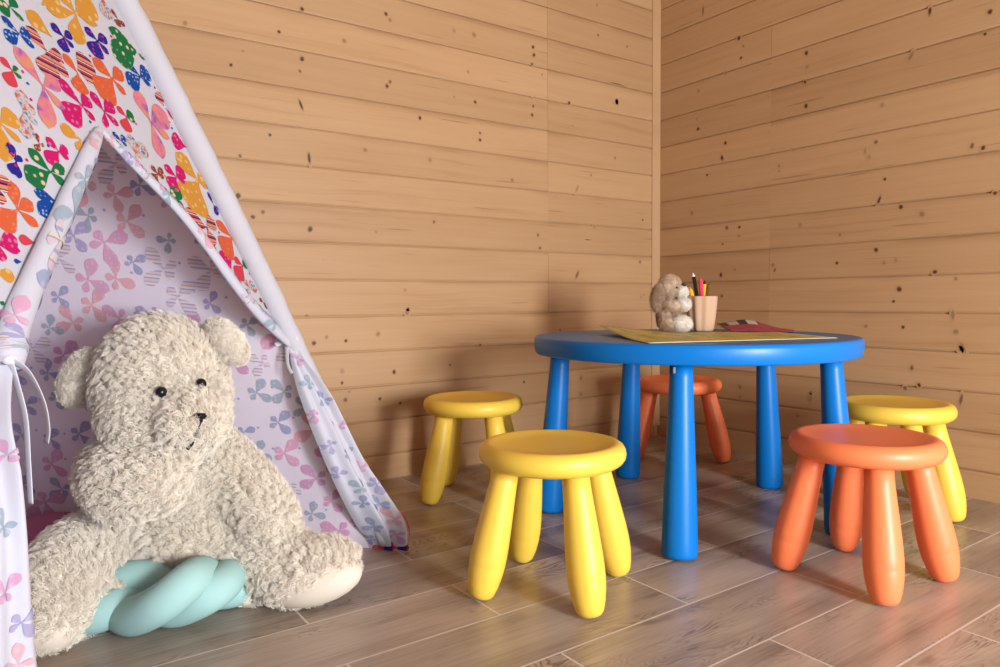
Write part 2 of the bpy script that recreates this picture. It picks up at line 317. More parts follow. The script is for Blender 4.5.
FLIES = [('green',(0.3918,1.0421),[(0.3746,1.0479,0.5), (0.3726,1.0266,0.7), (0.4066,1.0574,0.6), (0.4101,1.0272,0.25)]), ('ochre',(0.4602,1.0235),[(0.4204,1.0481,0.55)]), ('ochre',(0.4568,1.0728),[(0.4966,1.1013,0.6)]), ('ochre',(0.5277,1.0879),[(0.4988,1.1187,0.5), (0.5138,1.0323,0.5), (0.5749,1.1303,0.7), (0.5739,1.086,0.25), (0.465,1.0699,0.3)]), ('stripe',(0.4405,0.9927),[(0.4117,1.0217,0.5), (0.4269,0.9479,0.75), (0.4697,0.9967,0.6), (0.4708,0.962,0.35)]), ('indigo',(0.4864,1.0335),[(0.4647,1.0475,0.5), (0.4772,1.0075,0.7), (0.5043,1.0452,0.6), (0.5017,1.0212,0.4)]), ('indigo',(0.5625,1.0555),[(0.5403,1.071,0.5), (0.5438,1.0229,0.75), (0.5856,1.0694,0.6), (0.5803,1.0375,0.4)]), ('navy',(0.3938,1.0027),[(0.3704,1.0199,0.35), (0.3673,0.9853,0.6), (0.4136,1.0118,0.7), (0.4161,0.9885,0.3)]), ('pink',(0.4105,0.9305),[(0.378,0.9791,0.38), (0.3977,0.8625,0.38), (0.4449,0.9474,0.6), (0.4376,0.9002,0.3)]), ('red',(0.363,0.9375),[(0.3475,0.9522,0.5), (0.3489,0.9129,0.7)]), ('green',(0.363,0.9375),[(0.3735,0.9453,0.6), (0.3749,0.9298,0.4)]), ('coral',(0.494,0.9776),[(0.4738,1.003,0.45), (0.4868,0.9412,0.75)]), ('stripe',(0.496,0.9831),[(0.5304,1.0097,0.8), (0.5275,0.9734,0.5)]), ('coral',(0.5722,0.9927),[(0.5374,1.0173,0.5), (0.5313,0.9494,0.75), (0.6016,1.0147,0.6), (0.5967,0.9721,0.35)]), ('magenta',(0.479,0.9195),[(0.4438,0.9549,0.36), (0.4363,0.8859,0.65), (0.5016,0.9374,0.7), (0.5005,0.901,0.35)]), ('magenta',(0.5279,0.9232),[(0.5094,0.9529,0.45), (0.5213,0.8947,0.4), (0.5558,0.9445,0.6), (0.5546,0.9064,0.35)]), ('ochre',(0.4552,0.8594),[(0.4207,0.8728,0.5), (0.4407,0.8406,0.4)]), ('magenta',(0.4039,0.8296),[(0.3877,0.8482,0.45), (0.3778,0.8094,0.65), (0.4212,0.8378,0.7), (0.4187,0.8206,0.4)]), ('green',(0.378,0.7949),[(0.3515,0.8241,0.4), (0.3322,0.7753,0.6), (0.4044,0.8058,0.55), (0.3982,0.7778,0.4)]), ('navy',(0.3729,0.7504),[(0.3385,0.761,0.4), (0.3356,0.7284,0.5)]), ('coral',(0.3036,0.7299),[(0.3044,0.7691,0.45), (0.268,0.7045,0.7), (0.3293,0.7429,0.6), (0.3292,0.7096,0.35)]), ('indigo',(0.3244,0.7988),[(0.321,0.8257,0.45), (0.3107,0.7798,0.65), (0.3351,0.8079,0.6), (0.3196,0.7745,0.4)]), ('ochre',(0.3175,0.8523),[(0.3068,0.7953,0.45), (0.347,0.8684,0.75), (0.342,0.8291,0.25)]), ('multi',(0.3617,0.8795),[(0.3673,0.9114,0.5), (0.3543,0.8375,0.5), (0.3807,0.8876,0.7), (0.3789,0.8623,0.3)]), ('brown',(0.3729,0.8346),[(0.3716,0.8502,0.4), (0.3644,0.824,0.7), (0.381,0.8335,0.6)]), ('magenta',(0.2601,0.6793),[(0.291,0.691,0.6), (0.2912,0.6738,0.35), (0.2587,0.6574,0.6)]), ('red',(0.3183,0.6866),[(0.294,0.6913,0.5)]), ('ochre',(0.2436,0.644),[(0.2692,0.6372,0.6)]), ('green',(0.2358,0.6062),[(0.2427,0.6024,0.6)]), ('navy',(0.2879,0.659),[(0.2764,0.6596,0.5)]), ('stripe',(0.2829,0.7562),[(0.3011,0.7726,0.6), (0.2829,0.7338,0.6), (0.2972,0.7558,0.6)]), ('multi',(0.6067,1.1494),[(0.6054,1.1093,0.65)]), ('brown',(0.6334,1.1206),[(0.6227,1.1364,0.4), (0.6255,1.1065,0.8), (0.6477,1.1134,0.6)]), ('green',(0.6583,1.0708),[(0.5989,1.0924,0.35), (0.5928,1.0402,0.6), (0.6744,1.0595,0.25)]), ('navy',(0.6483,1.0208),[(0.6188,1.0403,0.38), (0.611,0.9962,0.65), (0.6767,1.0394,0.75), (0.6723,1.0096,0.3)]), ('pink',(0.6435,0.9342),[(0.6265,0.9919,0.42), (0.6475,0.8686,0.42), (0.6971,0.9652,0.65), (0.6864,0.9147,0.32)]), ('stripe',(0.6951,0.9801),[(0.6862,1.0043,0.85)]), ('magenta',(0.6995,0.9775),[(0.717,0.9589,0.3)]), ('red',(0.582,0.9291),[(0.5645,0.9435,0.5), (0.5686,0.9012,0.7)]), ('green',(0.582,0.9291),[(0.5985,0.9406,0.7), (0.5994,0.9248,0.4)]), ('magenta',(0.7301,0.9091),[(0.6936,0.9183,0.8)]), ('navy',(0.5485,0.8792),[(0.5329,0.8908,0.45), (0.5615,0.8891,0.7), (0.5599,0.8732,0.4)]), ('multi',(0.5769,0.863),[(0.5741,0.8973,0.5), (0.5688,0.837,0.45), (0.6085,0.8804,0.7), (0.5923,0.8592,0.4)]), ('ochre',(0.7365,0.8432),[(0.6931,0.8913,0.55), (0.6832,0.779,0.85), (0.7561,0.8586,0.6), (0.7636,0.8338,0.4)]), ('magenta',(0.6703,0.8394),[(0.6452,0.8571,0.5), (0.6428,0.8143,0.7), (0.6984,0.8578,0.7), (0.6925,0.8319,0.4)]), ('brown',(0.6204,0.836),[(0.6084,0.8499,0.5), (0.6009,0.82,0.7), (0.636,0.848,0.6), (0.6341,0.8312,0.5)]), ('green',(0.6315,0.7942),[(0.6059,0.8137,0.3), (0.6677,0.8145,0.6), (0.6628,0.7783,0.45)]), ('indigo',(0.7634,0.7995),[(0.756,0.8245,0.25), (0.766,0.7776,0.5), (0.7858,0.7841,0.2)]), ('stripe',(0.7137,0.748),[(0.6572,0.7719,0.5), (0.7214,0.7118,0.6), (0.7471,0.7654,0.7), (0.6889,0.7531,0.6)]), ('coral',(0.7925,0.7357),[(0.7539,0.7662,0.4), (0.7444,0.6996,0.75), (0.8099,0.7143,0.3)]), ('magenta',(0.7714,0.6933),[(0.7279,0.679,0.8)]), ('magenta',(0.7242,0.6846),[(0.7101,0.7012,0.3)]), ('magenta',(0.7587,0.6545),[(0.7376,0.6656,0.3)]), ('red',(0.8023,0.6787),[(0.7784,0.6937,0.5), (0.7681,0.6528,0.7)]), ('green',(0.8023,0.6787),[(0.819,0.6899,0.6), (0.8187,0.6753,0.4)]), ('multi',(0.8004,0.6332),[(0.7908,0.6494,0.6), (0.8207,0.644,0.6), (0.828,0.6295,0.5), (0.7903,0.6207,0.6)]), ('coral',(0.8398,0.6444),[(0.8493,0.6191,0.25)]), ('brown',(0.8362,0.6021),[(0.8254,0.6105,0.6), (0.8498,0.5914,0.7)]), ('green',(0.8793,0.528),[(0.8554,0.5657,0.3)]), ('magenta',(0.91,0.44),[(0.909,0.4755,0.3)])]
DOTS = [(0.4617,0.9955), (0.468,0.9866), (0.3805,0.9418), (0.3832,0.925), (0.534,1.0194), (0.5444,1.0129), (0.5998,1.0766), (0.6024,1.065), (0.6353,1.0074), (0.6386,1.1154), (0.6069,1.1315), (0.6786,1.0248), (0.6836,1.0112), (0.7022,0.9512), (0.703,0.9398), (0.3801,0.9006), (0.5956,0.9273), (0.6006,0.9215), (0.3437,0.8055), (0.3391,0.7961), (0.6386,0.8356), (0.6419,0.8307), (0.752,0.742), (0.7538,0.7322), (0.7929,0.6741), (0.8233,0.6629), (0.4443,0.8662), (0.4885,0.8963), (0.3883,0.8351)]
# ------------------------------------------------------------------ the setting
def board_wall(name, along, knots, u0, u1, mats):
    """a boarded wall; along = 'x' (left wall, faces -y) or 'y' (right wall, faces -x)"""
    prof = [(0.0, 0.0)]
    j = 15
    while Z0 - DZ * j < 2.46:
        z = Z0 - DZ * j
        prof += [(z - 0.0045, 0.0), (z - 0.0018, 0.0016), (z - 0.0012, 0.0065), (z + 0.0012, 0.0065), (z + 0.0016, 0.0022), (z + 0.0065, 0.0)]
        j -= 1
    prof += [(2.46, 0.0)]
    P = (lambda u, d, z: V3((u, Y0 + d, z))) if along == 'x' else (lambda u, d, z: V3((X0 + d, u, z)))
    bm = bmesh.new(); uvl = bm.loops.layers.uv.new('UVMap'); kr = bm.verts.layers.float.new('knot_rim'); ks = bm.verts.layers.float.new('knot_depth')
    def uvset(f):
        for lp in f.loops:
            c = lp.vert.co; lp[uvl].uv = (c.x if along == 'x' else c.y, c.z)
    A = [bm.verts.new(P(u0, d, z)) for z, d in prof]; B = [bm.verts.new(P(u1, d, z)) for z, d in prof]
    for i in range(len(prof) - 1):
        uvset(bm.faces.new((A[i], B[i], B[i + 1], A[i + 1])))
    k = [bm.verts.new(P(u, 0.06, z)) for u, z in ((u0, 0), (u1, 0), (u1, 2.46), (u0, 2.46))]
    for f in (bm.faces.new(k[::-1]), bm.faces.new((A[0], k[0], k[1], B[0])), bm.faces.new((A[-1], B[-1], k[2], k[3])),
              bm.faces.new(A[::-1] + [k[0], k[3]][::1]) if False else None):
        if f: uvset(f)
    # knots in the boards
    rr = random.Random(3)
    for (u, z, el) in knots:
        r = rr.uniform(0.0075, 0.0135); a = r * (1.0 if el <= 1.6 else 0.75); b = r * (el if el > 1.6 else el * rr.uniform(0.85, 1.25)); b = min(b, 0.03)
        if el < 0: a, b = 0.008 * -el, 0.0035
        tilt = rr.uniform(-0.5, 0.5) if el > 0 else -0.02
        stren = rr.choice((0.35, 0.5, 0.75, 1.0, 1.0)) if el > 0 else 0.9
        c = bm.verts.new(P(u, -0.0005, z)); c[ks] = stren; rings = []
        for q in (0.34, 0.67, 1.0):
            ring = []
            for i in range(14):
                t = 2 * math.pi * i / 14
                du, dz = a * q * math.cos(t), b * q * math.sin(t)
                v = bm.verts.new(P(u + du * math.cos(tilt) - dz * math.sin(tilt), -0.0005, z + du * math.sin(tilt) + dz * math.cos(tilt))); v[kr] = q; v[ks] = stren
                ring.append(v)
            rings.append(ring)
        for i in range(14):
            i2 = (i + 1) % 14
            f = bm.faces.new((c, rings[0][i], rings[0][i2])); f.material_index = 1; uvset(f)
            for a_, b_ in zip(rings, rings[1:]):
                f = bm.faces.new((a_[i], b_[i], b_[i2], a_[i2])); f.material_index = 1; uvset(f)
    o = obj(name, bm, mats, smooth=False)
    return tag(o, kind='structure')

board_wall('wall_left', 'x', KNOTS_L, -1.7, X0, [pine('pine_boards_left', 1.690, seed=1.0), pine('pine_knots_left', 1.690, knot=True, seed=1.0)])
board_wall('wall_right', 'y', KNOTS_R, -1.7, Y0, [pine('pine_boards_right', 1.5467, seed=2.0), pine('pine_knots_right', 1.5467, knot=True, seed=2.0)])

bm = bmesh.new(); uvl = bm.loops.layers.uv.new('UVMap'); box(bm, (-1.7, -1.7, -0.05), (X0 + 0.06, Y0 + 0.06, 0.0))
for f in bm.faces:
    for lp in f.loops: lp[uvl].uv = (lp.vert.co.x, lp.vert.co.y)
tag(obj('floor', bm, floor_mat(), smooth=False), kind='structure')
bm = bmesh.new(); uvl = bm.loops.layers.uv.new('UVMap'); box(bm, (-1.7, -1.7, 2.46), (X0 + 0.06, Y0 + 0.06, 2.5))
for f in bm.faces:
    for lp in f.loops: lp[uvl].uv = (lp.vert.co.x, lp.vert.co.y)
tag(obj('ceiling', bm, pine('pine_ceiling', seed=5.0), smooth=False), kind='structure')

# corner trim: a chamfered post filling the corner, its foot cut narrower
bm = bmesh.new(); uvl = bm.loops.layers.uv.new('UVMap')
def trim_piece(s, z0, z1):
    pts = [(X0 + 0.002, Y0 + 0.002), (X0 - s, Y0 + 0.002), (X0 - s, Y0 - 0.004), (X0 - 0.004, Y0 - s), (X0 + 0.002, Y0 - s)]
    ring_surface(bm, [[V3((x, y, z0)) for x, y in pts], [V3((x, y, z1)) for x, y in pts]])
trim_piece(0.0245, 0.045, 2.46); trim_piece(0.011, 0.0, 0.045)
for f in bm.faces:
    for lp in f.loops: lp[uvl].uv = (lp.vert.co.z, lp.vert.co.x + lp.vert.co.y)
tag(obj('trim_1', bm, pine('pine_trim', board=False, seed=9.0), smooth=False), kind='structure')

# two unseen boarded walls, added to steer daylight through a wide front opening
def plain_wall(name, boxes, seed):
    bm = bmesh.new(); uvl = bm.loops.layers.uv.new('UVMap')
    for lo, hi in boxes: box(bm, lo, hi)
    for f in bm.faces:
        for lp in f.loops:
            c = lp.vert.co; lp[uvl].uv = (c.x + c.y, c.z)
    tag(obj(name, bm, pine('pine_' + name, seed=seed), smooth=False), kind='structure')
plain_wall('added_wall_back', [((-1.76, -1.7, 0), (-1.7, Y0 + 0.06, 2.46))], 6.0)
plain_wall('added_wall_front', [((-1.76, -1.76, 0), (-0.75, -1.7, 2.46)), ((1.85, -1.76, 0), (X0 + 0.06, -1.7, 2.46)), ((-0.75, -1.76, 1.70), (1.85, -1.7, 2.46))], 7.0)
# ------------------------------------------------------------------ furniture
# round table
TC = (1.534, 1.287)
table = empty('round_table', (TC[0], TC[1], 0))
tag(table, 'round bright blue plastic table standing on five tapered legs', 'table')
bm = bmesh.new()
lathe(bm, [(0.30, 0.437), (0.405, 0.437), (0.412, 0.4335), (0.4185, 0.4345), (0.421, 0.438), (0.4245, 0.455), (0.4245, 0.470), (0.4225, 0.4775), (0.418, 0.480), (0.412, 0.4806), (0.405, 0.4800), (0.2, 0.4798), (0.05, 0.4798)], 120)
obj('tabletop', bm, M['blue'], table)
for k in range(5):
    a = R((145.5, 217, 291, 1.5, 70.5)[k])
    bm = bmesh.new()
    b = V3((0.385 * math.cos(a), 0.385 * math.sin(a), 0)); t = V3((0.353 * math.cos(a), 0.353 * math.sin(a), 0.44))
    lathe(bm, [(0.030, 0.0), (0.036, 0.001), (0.0395, 0.005), (0.0405, 0.011), (0.0395, 0.04), (0.036, 0.15), (0.0305, 0.29), (0.0262, 0.40), (0.0255, 0.44)], 40, b, t)
    zmin = min(v.co.z for v in bm.verts)
    for v in bm.verts: v.co.z -= zmin
    lg = obj('leg', bm, M['blue'], table)
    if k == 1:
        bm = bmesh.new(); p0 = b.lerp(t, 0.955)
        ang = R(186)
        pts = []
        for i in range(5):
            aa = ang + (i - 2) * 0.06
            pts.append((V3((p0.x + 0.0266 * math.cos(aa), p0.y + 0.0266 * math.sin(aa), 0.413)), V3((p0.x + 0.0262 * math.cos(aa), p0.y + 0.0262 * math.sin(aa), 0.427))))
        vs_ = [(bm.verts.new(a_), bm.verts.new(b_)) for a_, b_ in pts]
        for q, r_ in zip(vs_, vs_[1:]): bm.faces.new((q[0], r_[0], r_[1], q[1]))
        o = obj('painted_glint', bm, cloth('painted_glint', (0.75, 0.75, 0.75)), lg); o['label'] = 'small painted white glint'  # glint at the top of the leg, painted on as a white patch

# stools
def make_stool(mat):
    root = empty('stool')
    bm = bmesh.new()
    prof = [(0.05, 0.254), (0.118, 0.254), (0.130, 0.2555), (0.140, 0.262), (0.1455, 0.270), (0.147, 0.278), (0.1455, 0.287), (0.141, 0.2945), (0.134, 0.2990), (0.127, 0.3003), (0.120, 0.2993), (0.108, 0.2968), (0.08, 0.2945), (0.03, 0.2938)]
    lathe(bm, [(r_, z_ - 0.0035) for r_, z_ in prof], 96)
    obj('seat', bm, mat, root)
    for k in range(4):
        a = k * math.pi / 2
        bm = bmesh.new()
        b = V3((0.156 * math.cos(a), 0.156 * math.sin(a), 0)); t = V3((0.097 * math.cos(a), 0.097 * math.sin(a), 0.258))
        pr = [(0.007, 0.0), (0.0145, 0.0008), (0.0205, 0.004), (0.0255, 0.0105), (0.0302, 0.027), (0.0338, 0.048), (0.0353, 0.0655), (0.03525, 0.0660), (0.0354, 0.0665), (0.0357, 0.085), (0.0350, 0.108), (0.0327, 0.145), (0.0297, 0.185), (0.0270, 0.222), (0.0258, 0.2632)]
        lathe(bm, pr, 40, b, t)
        zmin = min(v.co.z for v in bm.verts)
        for v in bm.verts: v.co.z -= zmin
        obj('leg', bm, mat, root)
    return root
def copy_tree(o, parent=None, mat=None):
    c = o.copy(); col.objects.link(c)
    if parent is not None: c.parent = parent
    if mat and c.type == 'MESH':
        c.data = c.data.copy(); c.data.materials[0] = mat
    for ch in o.children: copy_tree(ch, c, mat)
    return c
G = 'stools around the blue table'
sy = make_stool(M['yellow']); so = None
spots = [(0.893, 1.096, -13, 'yellow', 'yellow plastic stool out on the open floor in front of the table'),
         (1.131, 1.755, 2, 'yellow', 'yellow plastic stool by the left wall, casting its shadow on the boards'),
         (1.985, 0.962, 2, 'yellow', 'yellow plastic stool by the right wall, half hidden behind an orange stool'),
         (1.454, 0.762, 42, 'orange', 'orange plastic stool in front of the table, fully in view'),
         (1.976, 1.706, 40, 'orange', 'orange plastic stool in the shade under the far side of the table')]
for i, (x, y, a, cname, lab) in enumerate(spots):
    o = sy if i == 0 else copy_tree(sy, None, M[cname] if cname == 'orange' else None)
    o.location = (x, y, 0); o.rotation_euler = (0, 0, R(a))
    tag(o, lab, 'stool', G)

# ------------------------------------------------------------------ on the table
TZ = 0.4806
# open picture map lying flat, its far left corner curling up
def sheet(name, corners, lift, mat, th=0.0012, nx=28, ny=16, parent=None, base=TZ):
    bm = bmesh.new(); uvl = bm.loops.layers.uv.new('UVMap')
    def P(s, t):
        a = V3(corners[0]).lerp(V3(corners[1]), s); b = V3(corners[3]).lerp(V3(corners[2]), s)
        p = a.lerp(b, t); return V3((p.x, p.y, base + lift(s, t)))
    top = [[bm.verts.new(P(i / nx, j / ny) + V3((0, 0, th))) for i in range(nx + 1)] for j in range(ny + 1)]
    bot = [[bm.verts.new(P(i / nx, j / ny)) for i in range(nx + 1)] for j in range(ny + 1)]
    def F(vs_, uvs):
        f = bm.faces.new(vs_)
        for lp, q in zip(f.loops, uvs): lp[uvl].uv = q
    for j in range(ny):
        for i in range(nx):
            q = [(i / nx, j / ny), ((i + 1) / nx, j / ny), ((i + 1) / nx, (j + 1) / ny), (i / nx, (j + 1) / ny)]
            F((top[j][i], top[j][i + 1], top[j + 1][i + 1], top[j + 1][i]), q)
            F((bot[j + 1][i], bot[j + 1][i + 1], bot[j][i + 1], bot[j][i]), q[::-1])
    for i in range(nx):
        F((bot[0][i], bot[0][i + 1], top[0][i + 1], top[0][i]), [(i / nx, 0)] * 4)
        F((top[ny][i], top[ny][i + 1], bot[ny][i + 1], bot[ny][i]), [(i / nx, 1)] * 4)
    for j in range(ny):
        F((top[j][0], top[j + 1][0], bot[j + 1][0], bot[j][0]), [(0, j / ny)] * 4)
        F((bot[j][nx], bot[j + 1][nx], top[j + 1][nx], top[j][nx]), [(1, j / ny)] * 4)
    return obj(name, bm, mat, parent)
s = NT('picture_map_print'); u, v, uvv = s.uv()
n1 = s.noise(s.comb(s.math('MULTIPLY', u, 9.0), s.math('MULTIPLY', v, 3.5), 0.0), 1.0, 3.0, 0.6, 0.4)
n2 = s.noise(s.comb(s.math('MULTIPLY', u, 16.0), s.math('MULTIPLY', v, 7.0), 4.0), 1.0, 2.0)
c = s.ramp(n1, [(0.32, (0.26, 0.32, 0.12)), (0.44, (0.50, 0.48, 0.16)), (0.55, (0.66, 0.55, 0.12)), (0.68, (0.56, 0.55, 0.32))])
c = s.mix(s.math('MULTIPLY', s.step(n2, 0.60, 0.66), 0.8), c, (0.60, 0.30, 0.08, 1))
c = s.mix(s.math('MULTIPLY', s.step(n2, 0.40, 0.34), 0.7), c, (0.16, 0.26, 0.17, 1))
e = s.math('MINIMUM', s.math('MINIMUM', u, s.math('SUBTRACT', 1.0, u)), s.math('MINIMUM', v, s.math('SUBTRACT', 1.0, v)))
c = s.mix(s.step(e, 0.025, 0.012), c, (0.62, 0.58, 0.42, 1))
s.set(c, 0.5, 0.4)
o = sheet('picture_sheet', [(1.168, 1.094, 0), (1.655, 0.938, 0), (1.815, 1.215, 0), (1.428, 1.535, 0)],
          lambda a, b: 0.0008 + 0.034 * max(0, 1 - a * 1.9) ** 2 * max(0, b - 0.25) ** 1.3 + 0.0015 * math.sin(a * 7) ** 2 * b, s.m)
tag(o, 'yellow and green picture sheet lying on the blue table, one corner curling up', 'picture')
# pink booklet behind the cup
s = NT('booklet_print'); u, v, uvv = s.uv()
c = s.mix(s.step(s.noise(s.comb(s.math('MULTIPLY', u, 5.0), s.math('MULTIPLY', v, 4.0), 0.0), 1.0, 2.0), 0.5, 0.6), (0.36, 0.045, 0.10, 1), (0.24, 0.03, 0.08, 1))
dark = s.math('MULTIPLY', s.math('GREATER_THAN', v, 0.62), s.math('LESS_THAN', u, 0.55))
stp = s.math('GREATER_THAN', s.math('SINE', s.math('MULTIPLY', u, 24.0)), 0.1)
c = s.mix(dark, c, s.mix(stp, (0.5, 0.5, 0.5, 1), (0.02, 0.022, 0.03, 1)))
s.set(c, 0.4, 0.5)
o = sheet('booklet', [(1.756, 1.325, 0), (1.842, 1.165, 0), (1.905, 1.220, 0), (1.828, 1.430, 0)],
          lambda a, b: 0.0035 + 0.021 * math.exp(-((a - 0.42) / 0.30) ** 2) * b ** 1.2 + 0.012 * (1 - a) * b, s.m, 0.003)
tag(o, 'pink booklet with black and white bars lying open behind the pencil cup', 'book')

# pencil cup: a beige fluted cup
CC = V3((1.683, 1.370, TZ + 0.0040))
cup = empty('pencil_cup', CC); tag(cup, 'beige fluted cup holding pencils next to the toy dog', 'cup')
bm = bmesh.new(); n = 96
def cup_ring(r, z, amp):
    return [V3(((r + amp * math.cos(9 * t)) * math.cos(t), (r + amp * math.cos(9 * t)) * math.sin(t), z)) for t in [2 * math.pi * i / n for i in range(n)]]
rings = [cup_ring(0.020, 0.0, 0.0005), cup_ring(0.0315, 0.0006, 0.0010), cup_ring(0.0345, 0.006, 0.0016), cup_ring(0.039, 0.04, 0.0021), cup_ring(0.0425, 0.075, 0.0021), cup_ring(0.0445, 0.098, 0.0018),
         cup_ring(0.0440, 0.1022, 0.0014), cup_ring(0.0415, 0.1030, 0.0012), cup_ring(0.0395, 0.1005, 0.0012), cup_ring(0.037, 0.06, 0.0012), cup_ring(0.031, 0.010, 0.0008), cup_ring(0.010, 0.008, 0.0)]
ring_surface(bm, rings)
obj('cup_body', bm, cloth('beige_felt', (0.56, 0.38, 0.26), bump=0.4), cup)
# pencils
def pencil(base, tip, body, point, lead, lab, group='pencils in the cup'):
    root = empty('pencil', base); tag(root, lab, 'pencil', group)
    base, tip = V3(base), V3(tip); d = (tip - base); L = d.length; d.normalize()
    q = V3((0, 0, 1)).rotation_difference(d).to_matrix()
    def rg(r, z, k=6): return [q @ V3((r * math.cos(2 * math.pi * i / k), r * math.sin(2 * math.pi * i / k), z)) for i in range(k)]
    r = 0.0056
    bm = bmesh.new(); ring_surface(bm, [rg(r * 0.96, 0), rg(r, 0.0006), rg(r, L - 0.012)]); obj('barrel', bm, body, root, smooth=False)
    bm = bmesh.new(); ring_surface(bm, [rg(r, L - 0.012, 12), rg(r * 0.35, L - 0.004, 12)]); obj('sharpened_wood', bm, point, root)
    bm = bmesh.new(); ring_surface(bm, [rg(r * 0.35, L - 0.004, 12), rg(r * 0.08, L, 12)]); obj('lead', bm, lead, root)
pw = plastic('bare_pencil_wood', (0.60, 0.42, 0.25), 0.6)
def pm(n_, c_): return plastic(n_, c_, 0.3)
blk, yel, pnk, wht, drk, org = pm('black_paint', (0.01, 0.01, 0.012)), pm('yellow_paint', (0.80, 0.45, 0.02)), pm('pink_paint', (0.75, 0.05, 0.12)), pm('white_paint', (0.75, 0.75, 0.75)), pm('brown_paint', (0.16, 0.08, 0.03)), pm('orange_paint', (0.8, 0.33, 0.02))
Rv = V3((0.8188, -0.5740, 0)); Fv = V3((0.573, 0.818, 0)).normalized()
def inc(x, y, z): return CC + Rv * x + Fv * y + V3((0, 0, z))
pencil(inc(0.004, 0.004, 0.010), inc(-0.024, 0.006, 0.172), blk, wht, wht, 'black pencil with a white tip, tallest in the beige cup')
pencil(inc(0.008, -0.006, 0.010), inc(-0.006, -0.008, 0.158), pnk, pnk, pnk, 'pink pencil in the beige cup, next to the black one')
pencil(inc(0.000, 0.010, 0.010), inc(0.012, 0.010, 0.150), yel, blk, blk, 'yellow pencil with a black tip in the beige cup')
pencil(inc(-0.006, -0.010, 0.010), inc(-0.036, -0.006, 0.130), yel, yel, yel, 'short yellow pencil leaning to the dog side of the cup')
pencil(inc(0.010, 0.016, 0.010), inc(0.004, 0.022, 0.128), org, org, org, 'short orange pencil between the pink and yellow ones in the cup')
pencil(inc(0.012, 0.004, 0.010), inc(0.026, 0.016, 0.140), drk, drk, blk, 'thin brown pencil leaning to the far side of the cup')
# ------------------------------------------------------------------ play tent
TA, TFR, TFL, TBK, TLF = V3((-0.036, 1.431, 1.6)), V3((0.727, 1.496, 0)), V3((-0.055, 0.75, 0)), V3((-0.01, 2.035, 0)), V3((-0.73, 1.38, 0))
tent = empty('play_tent', (0.0, 1.40, 0)); tag(tent, 'white teepee play tent printed with bright butterflies, the bear sitting in its opening', 'tent')
def vec_noise(p, sc): return mnoise.noise(V3(p) * sc)

INK = dict(  # printed inks on the outside of the cloth
    green=printed('green_print', (0.012, 0.15, 0.05), (0.64, 0.52, 0.32), scale=78.0), ochre=printed('ochre_print', (0.60, 0.28, 0.045), (0.68, 0.45, 0.16), scale=70.0),
    stripe=printed('stripe_print', (0.68, 0.23, 0.15), (0.02, 0.025, 0.05), 'stripe', 62.0, c3=(0.42, 0.04, 0.14)), indigo=printed('indigo_print', (0.025, 0.02, 0.25), (0.50, 0.02, 0.16), scale=125.0),
    navy=printed('navy_print', (0.008, 0.06, 0.30), (0.28, 0.42, 0.66), scale=150.0), pink=printed('pink_wash_print', (0.26, 0.12, 0.36), (0.64, 0.18, 0.30), 'wash', 42.0, c3=(0.66, 0.27, 0.15)),
    red=printed('red_print', (0.58, 0.05, 0.08)), coral=printed('coral_print', (0.62, 0.115, 0.045), (0.64, 0.19, 0.09), scale=120.0),
    magenta=printed('magenta_print', (0.54, 0.01, 0.14), (0.62, 0.15, 0.28), scale=105.0), multi=printed('mixed_print', (0.06, 0.20, 0.36), (0.54, 0.53, 0.52), 'wash', 95.0, c3=(0.52, 0.12, 0.10)),
    brown=printed('brown_print', (0.26, 0.05, 0.03), (0.55, 0.28, 0.20), scale=190.0))
def pale(c, k, base=(0.78, 0.73, 0.88)): return tuple(b * (1 - k) + a * k for a, b in zip(c, base))
def reverse_inks(tagname, base, k):
    cs = dict(pink=(0.72, 0.16, 0.36), coral=(0.80, 0.22, 0.22), blue=(0.09, 0.15, 0.42), teal=(0.10, 0.25, 0.33), violet=(0.20, 0.14, 0.45), rose=(0.62, 0.10, 0.36))
    d = {n_: printed('%s_%s' % (tagname, n_), pale(c_, k, base), pale(c_, k * 0.62, base), scale=100.0) for n_, c_ in cs.items()}
    d['bars'] = printed(tagname + '_bars', pale((0.75, 0.25, 0.30), k * 0.5, base), pale((0.10, 0.12, 0.28), k * 0.9, base), 'stripe', 62.0, c3=base)
    return d
INNER_INK = reverse_inks('inside_reverse', (0.78, 0.73, 0.88), 0.55)
REV_INK = reverse_inks('flap_reverse', (0.58, 0.59, 0.69), 0.50)

